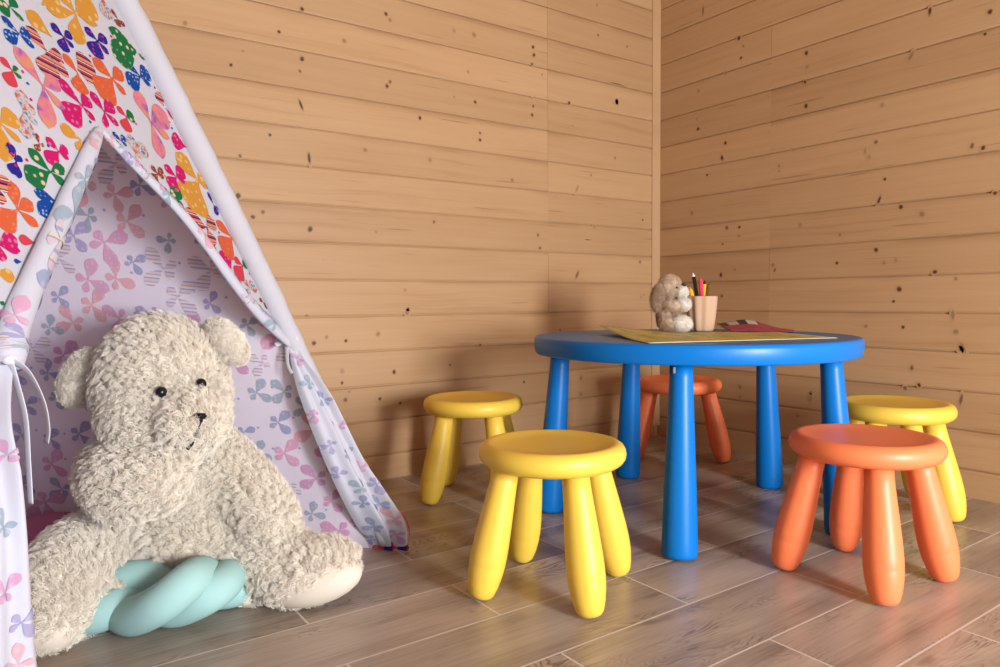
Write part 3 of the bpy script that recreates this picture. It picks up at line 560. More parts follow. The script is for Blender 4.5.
class Cloth:
    """a cloth patch: surf(u, v) -> 3-D point; motifs are printed on it as faces of the same mesh"""
    def __init__(s, surf, mats, flip=1):
        s.bm = bmesh.new(); s.uvl = s.bm.loops.layers.uv.new('UVMap'); s.surf = surf; s.mats = mats; s.flip = flip
    def face(s, vs_, uvs, mat=0):
        try: f = s.bm.faces.new(vs_)
        except ValueError: return
        f.material_index = mat
        for lp, q in zip(f.loops, uvs): lp[s.uvl].uv = q
    def grid(s, us, vs_, uvscale=(1, 1)):
        g = [[s.bm.verts.new(s.surf(u, v)) for u in us] for v in vs_]
        for j in range(len(vs_) - 1):
            for i in range(len(us) - 1):
                s.face((g[j][i], g[j][i + 1], g[j + 1][i + 1], g[j + 1][i]), [(us[i], vs_[j]), (us[i + 1], vs_[j]), (us[i + 1], vs_[j + 1]), (us[i], vs_[j + 1])])
    def strip(s, rows):
        """rows of parameter points with equal counts"""
        g = [[s.bm.verts.new(s.surf(*q)) for q in r] for r in rows]
        for j in range(len(rows) - 1):
            for i in range(len(rows[0]) - 1):
                s.face((g[j][i], g[j][i + 1], g[j + 1][i + 1], g[j + 1][i]), [rows[j][i], rows[j][i + 1], rows[j + 1][i + 1], rows[j + 1][i]])
    def norm(s, u, v, e=0.004):
        a = s.surf(u + e, v) - s.surf(u - e, v); b = s.surf(u, v + e) - s.surf(u, v - e)
        n_ = a.cross(b); return n_.normalized() * s.flip if n_.length > 1e-12 else V3((0, 0, 0))
    def wing(s, c, t, wrel, mat, clamp=None, eps=0.0011, n=9, sx=1.0, sy=1.0, k=0):
        """a teardrop wing from the body c to its round tip t; sx, sy = metres per unit of u, v"""
        dx, dy = (t[0] - c[0]) * sx, (t[1] - c[1]) * sy; L = math.hypot(dx, dy)
        if L < 1e-5: return
        dx, dy = dx / L, dy / L; px, py = -dy, dx
        eps = eps + 0.00012 * k
        rows = []
        for i in range(n + 1):
            q = i / n; x = q * L
            hw = 0.5 * wrel * L * max(0.03, math.sin(math.pi * q ** 1.75)) ** 0.72 if i < n else 0.02 * wrel * L
            rows.append([((c[0] + (dx * x + px * hw * b) / sx), (c[1] + (dy * x + py * hw * b) / sy)) for b in (-1, -0.4, 0.4, 1)])
        if clamp: rows = [[clamp(*p) for p in r] for r in rows]
        g = [[s.bm.verts.new(s.surf(*p) + s.norm(*p) * eps) for p in r] for r in rows]
        for j in range(n):
            for i in range(3):
                s.face((g[j][i], g[j][i + 1], g[j + 1][i + 1], g[j + 1][i]), [(p[0] * sx, p[1] * sy) for p in (rows[j][i], rows[j][i + 1], rows[j + 1][i + 1], rows[j + 1][i])], mat)
    def butterfly(s, c, size, ang, mat, rnd, **kw):
        for k, (a, l, w_) in enumerate(((0.82, 1.0, 0.56), (-0.82, 0.95, 0.58), (2.45, 0.50, 0.78), (-2.45, 0.58, 0.55))):
            a += ang + rnd.uniform(-0.15, 0.15); L = size * l
            s.wing(c, (c[0] + L * math.cos(a) / kw.get('sx', 1), c[1] + L * math.sin(a) / kw.get('sy', 1)), w_, mat, k=k, **kw)
    def dot(s, c, r, mat, eps=0.001, sx=1.0, sy=1.0):
        ps = [(c[0] + r * math.cos(t * math.pi / 4) / sx, c[1] + r * math.sin(t * math.pi / 4) / sy) for t in range(8)]
        s.face([s.bm.verts.new(s.surf(*p) + s.norm(*p) * eps) for p in ps], ps, mat)
    def done(s, name, parent):
        return obj(name, s.bm, s.mats, parent, world=True)

# front panel, split by the opening below S
fu = (TFR - TFL).normalized(); fn = (TFR - TFL).cross(TA - TFL).normalized()
if fn.y > 0: fn = -fn
fv = fu.cross(fn); fv = fv if fv.z > 0 else -fv
def front(u, v):
    p = TFL + fu * u + fv * v
    d = 0.004 * vec_noise(p, 6.0) + 0.0022 * vec_noise(p, 17.0)
    return p + fn * d
def fuv(p): q = V3(p) - TFL; return (q.dot(fu), q.dot(fv))
aA, aR = fuv(TA), fuv(TFR)
S, TR, TL = fuv((0.1305, 1.2785, 0.8486)), fuv((0.4819, 1.4647, 0.489)), fuv((0.0017, 1.013, 0.5044))
slitR = [S, fuv((0.1807, 1.3081, 0.8043)), fuv((0.2713, 1.3602, 0.7216)), fuv((0.3857, 1.4103, 0.579)), TR]
slitL = [S, fuv((0.1044, 1.2279, 0.7867)), fuv((0.0128, 1.0492, 0.566)), TL]
def along(poly, v):
    for a, b in zip(poly, poly[1:]):
        if (a[1] - v) * (b[1] - v) <= 0 and a[1] != b[1]:
            t = (v - a[1]) / (b[1] - a[1]); return a[0] + (b[0] - a[0]) * t
    return poly[-1][0] if v < poly[-1][1] else poly[0][0]
def poleL(v): return aA[0] * v / aA[1]
def poleR(v): return aR[0] + (aA[0] - aR[0]) * v / aA[1]
def clampF(u, v):
    u = min(max(u, poleL(v) + 0.004), poleR(v) - 0.024)
    if v < S[1]:
        l, r = along(slitL, v), along(slitR, v)
        if l < u < r: u = l if (u - l) < (r - u) else r
    return (u, v)
inks = list(INK)
fp = Cloth(front, [M['fabric']] + [INK[k] for k in inks], 1)
def nrm_sign(): 
    return 1 if fp.norm(0.3, 0.8).dot(fn) > 0 else -1
fp.flip = nrm_sign()
vtop = aA[1] * 0.985
def rows_between(lo, hi, v0, v1, nv, nu): return [[(lo(v) + (hi(v) - lo(v)) * i / nu, v) for i in range(nu + 1)] for v in [v0 + (v1 - v0) * j / nv for j in range(nv + 1)]]
fp.strip(rows_between(poleL, lambda v: S[0] if False else poleL(v) + (poleR(v) - poleL(v)) * (S[0] - poleL(S[1])) / (poleR(S[1]) - poleL(S[1])), S[1], vtop, 28, 12))
fp.strip(rows_between(lambda v: poleL(v) + (poleR(v) - poleL(v)) * (S[0] - poleL(S[1])) / (poleR(S[1]) - poleL(S[1])), poleR, S[1], vtop, 28, 12))
fp.strip(rows_between(poleL, lambda v: along(slitL, v), TL[1], S[1], 20, 8))
fp.strip(rows_between(lambda v: along(slitR, v), poleR, TR[1], S[1], 20, 8))
for kind, c, ws in FLIES:
    for k, (tu, tv, wr) in enumerate(ws): fp.wing(c, (tu, tv), wr * 1.22, 1 + inks.index(kind), clamp=clampF, k=k + 1)
rd = random.Random(5)
for c in DOTS: fp.dot(clampF(*c), 0.0026, 1 + inks.index(rd.choice(['magenta', 'magenta', 'red', 'ochre', 'navy'])))
for i in range(40):                                   # the print carries on above
    v = rd.uniform(S[1] + 0.26, vtop - 0.1); u = rd.uniform(poleL(v) + 0.03, max(poleL(v) + 0.031, poleR(v) - 0.05))
    fp.butterfly((u, v), 0.032, math.pi + rd.uniform(-0.7, 0.7), 1 + rd.randrange(len(inks)), rd, clamp=clampF)
fp.done('front_panel', tent)

# the other three cloth sides, seen from inside
innk = list(INNER_INK)
def side(name, P, Q, seed, motifs, nfl):
    a, b, c = V3(P), V3(Q), TA
    cen = V3((0.0, 1.42, 0.4)); n_ = (b - a).cross(c - a).normalized()
    if n_.dot(cen - a) < 0: n_ = -n_
    eu = (b - a).normalized(); ev = (c - a) - eu * (c - a).dot(eu); H = ev.length; ev.normalize(); off = (c - a).dot(eu); W = (b - a).length
    def surf(u, v):
        p = a + eu * u + ev * v
        bulge = max(0.0, 1 - v / H)
        return p + n_ * (0.006 * vec_noise(p + V3((seed, 0, 0)), 5.0) + 0.004 * vec_noise(p + V3((seed, 0, 0)), 14.0) * bulge)
    lo = lambda v: off * v / H; hi = lambda v: W + (off - W) * v / H
    cl = Cloth(surf, [M['inner']] + [INNER_INK[k] for k in innk]); cl.flip = 1
    cl.flip = 1 if cl.norm(W / 2, H / 3).dot(n_) > 0 else -1
    cl.strip([[(lo(v) + (hi(v) - lo(v)) * i / 24, v) for i in range(25)] for v in [0.002 + (H * 0.985 - 0.002) * j / 50 for j in range(51)]])
    def clamp(u, v): v = min(max(v, 0.004), H * 0.97); return (min(max(u, lo(v) + 0.004), hi(v) - 0.004), v)
    r_ = random.Random(seed); pts = []
    tries = 0
    while len(pts) < nfl and tries < 6000:
        tries += 1
        v = r_.uniform(0.02, H * 0.9); u = r_.uniform(lo(v), hi(v))
        if all((u - x) ** 2 + (v - y) ** 2 > 0.054 ** 2 for x, y in pts): pts.append((u, v))
    for (u, v) in pts:
        k = r_.choice(motifs)
        cl.butterfly((u, v), r_.uniform(0.036, 0.056) if k in ('pink', 'coral', 'bars', 'rose') else r_.uniform(0.028, 0.042), r_.uniform(-0.6, 0.6) + (math.pi if r_.random() < 0.3 else 0), 1 + innk.index(k), r_, clamp=clamp)
        if r_.random() < 0.6: cl.dot(clamp(u + 0.035, v + 0.012), 0.003, 1 + innk.index('blue'))
    return cl.done(name, tent)
side('back_panel', TBK, TFR, 11, ['pink', 'coral', 'blue', 'teal', 'violet', 'rose', 'bars', 'pink', 'coral', 'bars', 'blue', 'teal'], 240)
side('back_panel', TLF, TBK, 12, ['pink', 'coral', 'blue', 'teal', 'violet', 'rose'], 70)
side('side_panel', TFL, TLF, 13, ['pink', 'coral', 'blue', 'teal', 'violet', 'rose'], 70)

# poles inside white sleeves
for (b, nm) in ((TFR, 1), (TFL, 2), (TBK, 3), (TLF, 4)):
    d = (TA - b).normalized()
    bm = bmesh.new(); uvl = bm.loops.layers.uv.new('UVMap')
    perp = (b - V3((TA.x, TA.y, 0))).normalized() * 0.012
    tube(bm, [b + V3((0, 0, 0.012)) - d * 0.0, b + (TA - b) * 0.5, TA + d * 0.22 + perp * 0], 0.0115, 14)
    pl = obj('pole', bm, M['pole'], tent, world=True)
    bm = bmesh.new(); path = [b.lerp(TA, 0.012 + 0.955 * i / 90) + (V3((0.8188, -0.574, 0)) * (0.009 * math.sin(math.pi * min(1, i / 70))) if nm == 1 else V3((0, 0, 0))) for i in range(91)]
    rr = [0.0195 + 0.007 * min(1.0, (p.z / 1.1)) + 0.0022 * mnoise.noise(p * 30) for p in path]
    tube(bm, path, rr, 20)
    if nm in (1, 2): pass
    sl = obj('pole_sleeve', bm, M['sleeve'], pl); 
    for v in sl.data.vertices: v.co -= tent.location

# tied-back door flaps: the cloth edge rolled outwards, then falling from the tie to the floor
revk = list(REV_INK)
def flap(name, edge, r0, r1, tie, outer, inner, seed, folds, out_dir):
    """edge: slit polyline in front-panel uv; outer/inner: floor-ward edges of the hanging part"""
    r_ = random.Random(seed)
    path = catmull([front(*p) + fn * 0.006 for p in edge], 14)
    L = sum((b - a).length for a, b in zip(path, path[1:]))
    N = len(path) - 1
    def roll(u, v):       # u around 0..1, v along 0..1
        x = min(max(v, 0.0), 1.0) * N; i = min(int(x), N - 1); f = x - i
        p = path[i].lerp(path[i + 1], f); t = (path[min(i + 1, N)] - path[max(i - 1, 0)]).normalized()
        b = t.cross(fn).normalized()
        q = v ** 0.6
        r = (r0 + (r1 - r0) * q) * (1.0 if v < 0.86 else 1.0 - 0.35 * ((v - 0.86) / 0.14))
        r *= 1 + 0.10 * vec_noise(p, 22.0)
        a = 2 * math.pi * u
        return p + b * (r * math.cos(a)) + fn * (r * 0.75 * math.sin(a))
    cl = Cloth(roll, [M['rev']] + [REV_INK[k] for k in revk])
    cl.flip = 1
    c0 = path[N // 2]
    cl.flip = 1 if cl.norm(0.25, 0.5, 0.01).dot(fn) > 0 else -1
    cl.grid([i / 22 for i in range(23)], [0.0 + i / 40 for i in range(41)])
    rm = 2 * math.pi * (r0 + r1) / 2
    n_f = int(L / 0.034)
    for i in range(n_f):
        cl.butterfly((r_.uniform(0.08, 0.55), 0.04 + 0.88 * (i + r_.random()) / n_f), r_.uniform(0.020, 0.030), r_.uniform(0, 6.28), 1 + r_.randrange(len(revk)), r_, sx=rm, sy=L, eps=0.0013)
    # hanging part
    def even(pts, n=60):
        P = catmull(pts, 12); ds = [0.0]
        for a_, b_ in zip(P, P[1:]): ds.append(ds[-1] + (b_ - a_).length)
        out = []
        for k_ in range(n + 1):
            x = ds[-1] * k_ / n; i_ = 0
            while i_ < len(P) - 2 and ds[i_ + 1] < x: i_ += 1
            out.append(P[i_].lerp(P[i_ + 1], (x - ds[i_]) / max(1e-9, ds[i_ + 1] - ds[i_])))
        return out
    Pi, Po = even(inner), even(outer); K = len(Pi) - 1
    def wid(v): i_ = min(int(v * K), K); return max(0.012, (Pi[i_] - Po[i_]).length * 1.05)
    roll_surf = cl.surf
    def hang(u, v):
        x = min(max(v, 0.0), 1.0) * K; i = min(int(x), K - 1); f = x - i
        a, b = Pi[i].lerp(Pi[i + 1], f), Po[i].lerp(Po[i + 1], f)
        p = a.lerp(b, u)
        amp = 0.010 * min(1.0, v * 4.0) + 0.008 * v
        return p + V3(out_dir) * (amp * (math.sin(u * folds * 2 * math.pi + 0.6) * 0.9 + 0.5 * math.sin(u * folds * 4.4 * math.pi + 2 * v)) + 0.030 * math.sin(math.pi * u) * min(1, v * 2.5))
    cl.surf = hang
    H_ = sum((b - a).length for a, b in zip(Pi, Pi[1:]))
    cl.flip = 1; cl.flip = 1 if cl.norm(0.5, 0.6, 0.01).dot(V3(out_dir)) > 0 else -1
    us = [i / 40 for i in range(41)]; vs_ = [i / 36 for i in range(37)]
    cl.grid(us, vs_)
    pts = []
    for _ in range(3000):
        u, v = r_.uniform(0.08, 0.92), r_.uniform(0.05, 0.95)
        if all(((u - x) * wid(v)) ** 2 + ((v - y) * H_) ** 2 > 0.043 ** 2 for x, y in pts):
            pts.append((u, v))
            cl.butterfly((u, v), r_.uniform(0.028, 0.040) * (0.5 + 0.5 * v), r_.uniform(0, 6.28), 1 + revk.index(r_.choice(['blue', 'blue', 'teal', 'violet', 'pink', 'coral', 'rose', 'blue'])), r_, sx=wid(v), sy=H_, eps=0.0013,
                         clamp=lambda a_, b_: (min(max(a_, 0.01), 0.99), min(max(b_, 0.01), 0.995)))
    o = cl.done(name, tent)
    return o, hang
tieR, tieL = front(*TR) + fn * 0.010, front(*TL) + fn * 0.010
flapR, hangR = flap('door_flap', slitR, 0.004, 0.0135, tieR,
    [tieR + V3((0.014, 0.004, 0.0)), (0.512, 1.444, 0.457), (0.563, 1.453, 0.385), (0.642, 1.473, 0.235), (0.692, 1.466, 0.153), (0.737, 1.447, 0.070), (0.747, 1.460, 0.004)],
    [tieR + V3((-0.008, 0.0, 0.004)), (0.500, 1.462, 0.390), (0.538, 1.471, 0.278), (0.590, 1.492, 0.160), (0.640, 1.520, 0.070), (0.668, 1.530, 0.030), (0.682, 1.540, 0.004)], 21, 1.0, (0.30, -0.93, 0.1))
flapL, hangL = flap('door_flap', slitL, 0.005, 0.0210, tieL,
    [tieL + V3((-0.055, -0.02, 0.0)), (-0.080, 0.950, 0.38), (-0.110, 0.900, 0.25), (-0.140, 0.860, 0.12), (-0.145, 0.850, 0.004)],
    [tieL + V3((0.000, 0.004, 0.0)), (0.002, 0.964, 0.448), (0.006, 0.960, 0.391), (0.008, 0.957, 0.324), (0.009, 0.950, 0.222), (0.012, 0.943, 0.132), (0.014, 0.934, 0.004)], 22, 1.5, (0.55, -0.83, 0.0))
# coloured hem peeping out at the foot of the right flap
hk = ['coral', 'red', 'indigo', 'magenta', 'ochre', 'coral', 'indigo', 'brown']
hb = Cloth(None, [INK[k] for k in hk])
NH = 48
for i in range(NH):
    q = []
    for uu in (i / NH, (i + 1) / NH):
        for dz, dy in ((0.0, 0.0), (0.009, -0.005), (0.016 + 0.004 * math.sin(uu * 17), 0.001)):
            p = hangR(uu, 1.0); q.append(V3((p.x, p.y, 0.002)) + V3((0.3, -0.93, 0)) * (0.004 - dy) + V3((0, 0, dz)))
    vv = [hb.bm.verts.new(p) for p in q]
    k = int(i / NH * len(hk))
    hb.face((vv[0], vv[3], vv[4], vv[1]), [(0, 0)] * 4, k); hb.face((vv[1], vv[4], vv[5], vv[2]), [(0, 0)] * 4, k)
for i in range(20):                                   # and up its outer edge
    q = []
    for vv_ in (0.80 + 0.195 * i / 20, 0.80 + 0.195 * (i + 1) / 20):
        p = hangR(1.0, vv_); b_ = V3((0.80, -0.58, 0)) * 0.0045
        q += [p + b_ * 0.2 + V3((0.001, -0.003, 0)), p + b_ * (0.2 + 1.2 * math.sin(math.pi * min(1, (vv_ - 0.79) / 0.2)))]
    vv = [hb.bm.verts.new(p) for p in q]
    hb.face((vv[0], vv[2], vv[3], vv[1]), [(0, 0)] * 4, 1)
o = hb.done('hem', tent); o['label'] = 'brightly printed hem at the foot of the flap'

# white tie ribbons with their knots
def ribbon(paths, knot, kr_):
    bm = bmesh.new()
    for pth, wd, up in paths:
        P = catmull(pth, 10); tube(bm, P, [wd * (1 - 0.15 * i / len(P)) for i in range(len(P))], 10, flat=0.14, up=up)
    bmesh.ops.create_icosphere(bm, subdivisions=2, radius=1, matrix=Matrix.Translation(knot) @ Matrix.Diagonal((kr_, kr_, kr_ * 0.8, 1)))
    obj('tie_ribbon', bm, M['white'], tent, world=True)
Rv_ = V3((0.8188, -0.574, 0)); kL = tieL + fn * 0.022 - Rv_ * 0.022
def off(k, x, z, y=0.0): return k + Rv_ * x + fn * y + V3((0, 0, z))
ribbon([([off(kL, 0.0, 0.0), off(kL, 0.016, -0.016, 0.006), off(kL, 0.034, -0.050, 0.004), off(kL, 0.042, -0.080, 0.0), off(kL, 0.040, -0.098, 0.0)], 0.0065, (0.5, -0.8, 0)),
        ([off(kL, 0.0, 0.0), off(kL, 0.004, -0.03, 0.004), off(kL, 0.013, -0.07, 0.003), off(kL, 0.017, -0.12, 0.0), off(kL, 0.018, -0.17, 0.0)], 0.0060, (0.5, -0.8, 0)),
        ([off(kL, -0.06, 0.004, -0.012), off(kL, -0.03, 0.003, 0.0), off(kL, 0.0, 0.0, 0.002)], 0.007, (0, 0, 1))], kL, 0.0085)
kR = tieR + fn * 0.014 - Rv_ * 0.022
ribbon([([off(kR, -0.020, -0.006, -0.004), off(kR, -0.006, 0.0, 0.002), off(kR, 0.012, 0.004, 0.0), off(kR, 0.034, 0.010, -0.010)], 0.0050, (0, 0, 1)),
        ([off(kR, 0.0, 0.0), off(kR, -0.002, -0.022, 0.003), off(kR, 0.002, -0.048, 0.0), off(kR, 0.012, -0.066, -0.002)], 0.0048, (0.5, -0.8, 0))], kR, 0.0075)
# ------------------------------------------------------------------ big teddy bear in the tent
Rx, Fy = V3((0.8188, -0.5740, 0.0)).normalized(), V3((0.5740, 0.8188, 0.0)).normalized()
def blob(bm, c, r, tilt=0.0, yaw=0.0):
    """ellipsoid with radii along (sideways, depth, up); tilt rolls it in the picture plane"""
    B = Matrix((Rx, Fy, V3((0, 0, 1)))).transposed()
    rot = Matrix.Rotation(yaw, 3, 'Z') @ Matrix.Rotation(tilt, 3, 'Y')
    m_ = (B @ rot @ Matrix.Diagonal(r)).to_4x4(); m_.translation = V3(c)
    bmesh.ops.create_icosphere(bm, subdivisions=3, radius=1, matrix=m_)
def limb(bm, pts, rad):
    P = catmull(pts, 8); n = len(rad) - 1
    rr = []
    for i in range(len(P)):
        x = i / (len(P) - 1) * n; k = min(int(x), n - 1); rr.append(rad[k] + (rad[k + 1] - rad[k]) * (x - k))
    tube(bm, P, rr, 20)
    for p, r in ((P[0], rr[0]), (P[-1], rr[-1])):
        bmesh.ops.create_icosphere(bm, subdivisions=2, radius=r, matrix=Matrix.Translation(p))
def remeshed(name, bm, mat, parent, voxel=0.008, smooth=6, fac=0.6):
    me = bpy.data.meshes.new('raw'); bm.to_mesh(me); bm.free()
    t = bpy.data.objects.new('raw', me); col.objects.link(t)
    a = t.modifiers.new('r', 'REMESH'); a.mode = 'VOXEL'; a.voxel_size = voxel
    b = t.modifiers.new('s', 'SMOOTH'); b.factor = fac; b.iterations = smooth
    dg = bpy.context.evaluated_depsgraph_get(); dg.update()
    res = bpy.data.meshes.new_from_object(t.evaluated_get(dg)); res.name = name
    bpy.data.objects.remove(t); bpy.data.meshes.remove(me)
    for v in res.vertices: v.co -= parent.location
    for p in res.polygons: p.use_smooth = True
    res.materials.clear(); res.materials.append(mat)
    o = bpy.data.objects.new(name, res); col.objects.link(o); o.parent = parent
    return o
def fur(o, count, length, kids, seed, curl=0.005, clump=0.5, root=0.9, freq=2.2):
    md = o.modifiers.new('fur', 'PARTICLE_SYSTEM'); ps = md.particle_system; st = ps.settings
    st.type = 'HAIR'; st.count = count; st.hair_step = 5; ps.seed = seed
    st.emit_from = 'FACE'; st.use_emit_random = True; st.use_even_distribution = True; st.distribution = 'RAND'
    st.factor_random = 0.0; st.normal_factor = length * 0.22; st.tangent_factor = length * 0.07; st.brownian_factor = length * 0.10
    st.child_type = 'INTERPOLATED'; st.rendered_child_count = kids; st.child_percent = 1
    st.clump_factor = clump; st.clump_shape = 0.2; st.child_length = 1.0; st.roughness_2 = 0.006; st.roughness_endpoint = 0.004; st.roughness_1 = 0.003
    st.kink = 'CURL'; st.kink_amplitude = curl; st.kink_frequency = freq; st.kink_shape = 0.1
    st.render_step = 4; st.display_step = 3
    st.root_radius = root; st.tip_radius = 0.35; st.radius_scale = 0.001; st.material = 1
    return st
def plush(name, c, dark, rough=0.8):
    s = NT(name); x, y, z, o_ = s.objc()
    s.set(s.mix(s.step(s.noise(o_, 24.0, 3.0), 0.35, 0.65), (*dark, 1), (*c, 1)), rough, 0.2)
    s.set(**{'Sheen Weight': 0.4, 'Sheen Roughness': 0.5})
    return s.m
M['cream'] = plush('cream_plush', (0.90, 0.84, 0.74), (0.82, 0.75, 0.65))
M['sole'] = cloth('cream_velour', (0.68, 0.61, 0.53), bump=0.4)
# ------------------------------------------------------------------ aqua braid
braid = empty('braided_cushion', (0.25, 1.38, 0)); tag(braid, 'aqua braided bolster lying on the floor under the bear', 'bolster')
STR = [[(0.208, 1.446, 0.036), (0.159, 1.426, 0.035), (0.168, 1.361, 0.035), (0.204, 1.302, 0.068), (0.245, 1.299, 0.094), (0.276, 1.344, 0.088), (0.308, 1.393, 0.055)],
       [(0.066, 1.461, 0.036), (0.111, 1.407, 0.036), (0.156, 1.389, 0.049), (0.199, 1.400, 0.036), (0.236, 1.350, 0.036), (0.276, 1.311, 0.060), (0.308, 1.321, 0.070), (0.332, 1.364, 0.066), (0.358, 1.417, 0.036)],
       [(0.087, 1.523, 0.050), (0.137, 1.446, 0.071), (0.196, 1.405, 0.080), (0.250, 1.402, 0.050), (0.295, 1.394, 0.036), (0.339, 1.375, 0.036), (0.386, 1.391, 0.036), (0.435, 1.423, 0.036)]]
CENTRES = []
for pts in STR:
    path = catmull(pts, 12); CENTRES += path
    bm = bmesh.new(); tube(bm, path, [0.0345 * (1 if 2 < i < len(path) - 3 else 0.9) for i in range(len(path))], 28)
    o = obj('strand', bm, M['aqua'], braid, world=True)
    sm = o.modifiers.new('soft', 'SMOOTH'); sm.iterations = 6; sm.factor = 0.5
    for v in o.data.vertices: v.co.z = max(v.co.z, 0.0015)

BL = V3((0.26, 1.47, 0.0))
bear = empty('teddy_bear', BL); tag(bear, 'big cream curly plush teddy bear sitting in the tent opening on the blue braid', 'teddy bear')
bm = bmesh.new()
blob(bm, (0.2460, 1.470, 0.408), (0.114, 0.108, 0.143), -0.10)          # head
blob(bm, (0.2400, 1.430, 0.365), (0.104, 0.092, 0.088), 0.0)            # cheeks
blob(bm, (0.2750, 1.352, 0.368), (0.052, 0.070, 0.050), 0.0)            # muzzle
blob(bm, (0.2720, 1.510, 0.215), (0.122, 0.100, 0.150), 0.0)            # chest
blob(bm, (0.2800, 1.500, 0.118), (0.145, 0.112, 0.105), 0.0)            # belly
limb(bm, [(0.190, 1.545, 0.285), (0.163, 1.465, 0.268), (0.168, 1.395, 0.262), (0.205, 1.350, 0.272), (0.222, 1.338, 0.290)], [0.052, 0.056, 0.060, 0.054, 0.044])   # arm folded up to the chin
limb(bm, [(0.335, 1.462, 0.270), (0.372, 1.432, 0.228), (0.397, 1.385, 0.183), (0.410, 1.358, 0.155)], [0.058, 0.055, 0.054, 0.050])     # other arm hanging
limb(bm, [(0.195, 1.545, 0.105), (0.110, 1.480, 0.105), (0.064, 1.412, 0.082), (0.050, 1.385, 0.062)], [0.082, 0.078, 0.066, 0.052])     # leg towards the flap
limb(bm, [(0.345, 1.470, 0.105), (0.400, 1.400, 0.090), (0.435, 1.345, 0.072)], [0.080, 0.072, 0.064])                                   # other leg
blob(bm, (0.4600, 1.312, 0.064), (0.102, 0.058, 0.052), -0.22)          # its foot
body = remeshed('body', bm, M['cream'], bear, 0.0075, 5)
for v in body.data.vertices:                          # the plush gives way to the braid it sits on
    for _ in range(3):
        p = v.co + BL; c = min(CENTRES, key=lambda q: (q - p).length_squared); d = p - c
        if d.length < 0.0375: v.co += d.normalized() * (0.0375 - d.length)
    if v.co.z < 0.004: v.co.z = 0.004
fur(body, 7500, 0.017, 18, 3, curl=0.0045, clump=0.66)
for nm_, (c, r_, tl) in enumerate((((0.124, 1.535, 0.440), (0.034, 0.028, 0.056), 0.62), ((0.353, 1.424, 0.503), (0.024, 0.024, 0.047), -0.72))):
    bm = bmesh.new(); blob(bm, c, r_, tl)
    e_ = obj('ear', bm, M['cream'], bear, world=True)
    fur(e_, 700, 0.011, 14, 8 + nm_, curl=0.003, clump=0.5)
def surf_point(o, px_dir, origin=V3((0, 0, 0.578))):
    """where a sight line meets the plush, so that eyes and nose sit on it"""
    dg = bpy.context.evaluated_depsgraph_get()
    from mathutils.bvhtree import BVHTree
    bv = BVHTree.FromPolygons([v.co + o.parent.location for v in o.data.vertices], [p.vertices[:] for p in o.data.polygons])
    h = bv.ray_cast(origin, px_dir.normalized()); return h[0], h[1]
EYES = [V3((0.2185, 1.317, 0.4199)), V3((0.2657, 1.2727, 0.4376))]
for e in EYES:
    p, n_ = surf_point(body, e - V3((0, 0, 0.578)))
    bm = bmesh.new(); bmesh.ops.create_uvsphere(bm, u_segments=20, v_segments=12, radius=0.0098, matrix=Matrix.Translation(p + n_ * 0.014))
    obj('eye', bm, M['black'], bear, world=True)
yarn = cloth('black_yarn', (0.012, 0.012, 0.014), bump=0.5)
p, n_ = surf_point(body, V3((0.2573, 1.239, 0.3868)) - V3((0, 0, 0.578)))
bm = bmesh.new(); pn = p + n_ * 0.013
for k in range(5):
    w_ = 0.011 - abs(k - 1) * 0.002
    q = pn + V3((0, 0, 0.006 - 0.003 * k)); tube(bm, [q - Rx * w_ * (1 if k < 3 else 0.4), q - n_ * -0.002, q + Rx * w_ * (0.9 if k < 3 else 0.5)], 0.0022, 8)
obj('nose', bm, yarn, bear, world=True)
p2, n2 = surf_point(body, V3((0.2529, 1.2523, 0.3504)) - V3((0, 0, 0.578)))
bm = bmesh.new(); pm_ = p2 + n2 * 0.014
tube(bm, catmull([pn + V3((0, 0, -0.008)), pm_ + V3((0, 0, 0.012)), pm_ + V3((0, 0, 0.004)) - Rx * 0.003, pm_ - Rx * 0.010 + V3((0, 0, -0.004))], 6), 0.0016, 8)
tube(bm, [pm_ - Rx * 0.006 + V3((0, 0, 0.002)), pm_ - Rx * 0.012 + V3((0, 0, -0.005))], 0.0026, 8)
obj('mouth', bm, yarn, bear, world=True)
# soles
bm = bmesh.new(); blob(bm, (0.4650, 1.286, 0.052), (0.096, 0.052, 0.046), -0.22)
o = obj('foot_pad', bm, M['sole'], bear, world=True); o['label'] = 'smooth cream sole'
for v in o.data.vertices:
    if v.co.z < 0.003: v.co.z = 0.003
bm = bmesh.new(); blob(bm, (0.044, 1.370, 0.046), (0.050, 0.040, 0.043), 0.15)
o = obj('foot_pad', bm, M['sole'], bear, world=True); o['label'] = 'smooth cream sole'

# ------------------------------------------------------------------ rose cushion
bm = bmesh.new(); bmesh.ops.create_cube(bm, size=1)
cushion = empty('floor_cushion', (0.10, 1.745, 0)); tag(cushion, 'dusky rose cushion lying in the tent behind the bear', 'cushion')
bm.free(); bm = bmesh.new(); N_ = 22
def pillow(a_, b_, top):
    x, y = a_ * 2 - 1, b_ * 2 - 1
    t = (max(0, 1 - abs(x) ** 3.2) * max(0, 1 - abs(y) ** 3.2)) ** 0.42
    return V3((x * 0.19 * (1 - 0.05 * (1 - abs(y))), y * 0.13 * (1 - 0.05 * (1 - abs(x))), 0.062 + (0.058 if top else -0.060) * t))
for top in (True, False):
    g = [[bm.verts.new(pillow(i / N_, j / N_, top)) for i in range(N_ + 1)] for j in range(N_ + 1)]
    for j in range(N_):
        for i in range(N_):
            q = (g[j][i], g[j][i + 1], g[j + 1][i + 1], g[j + 1][i]); bm.faces.new(q if top else q[::-1])
bmesh.ops.remove_doubles(bm, verts=bm.verts, dist=0.0005)
obj('cushion_cover', bm, M['rose'], cushion); cushion.rotation_euler.z = R(-38)

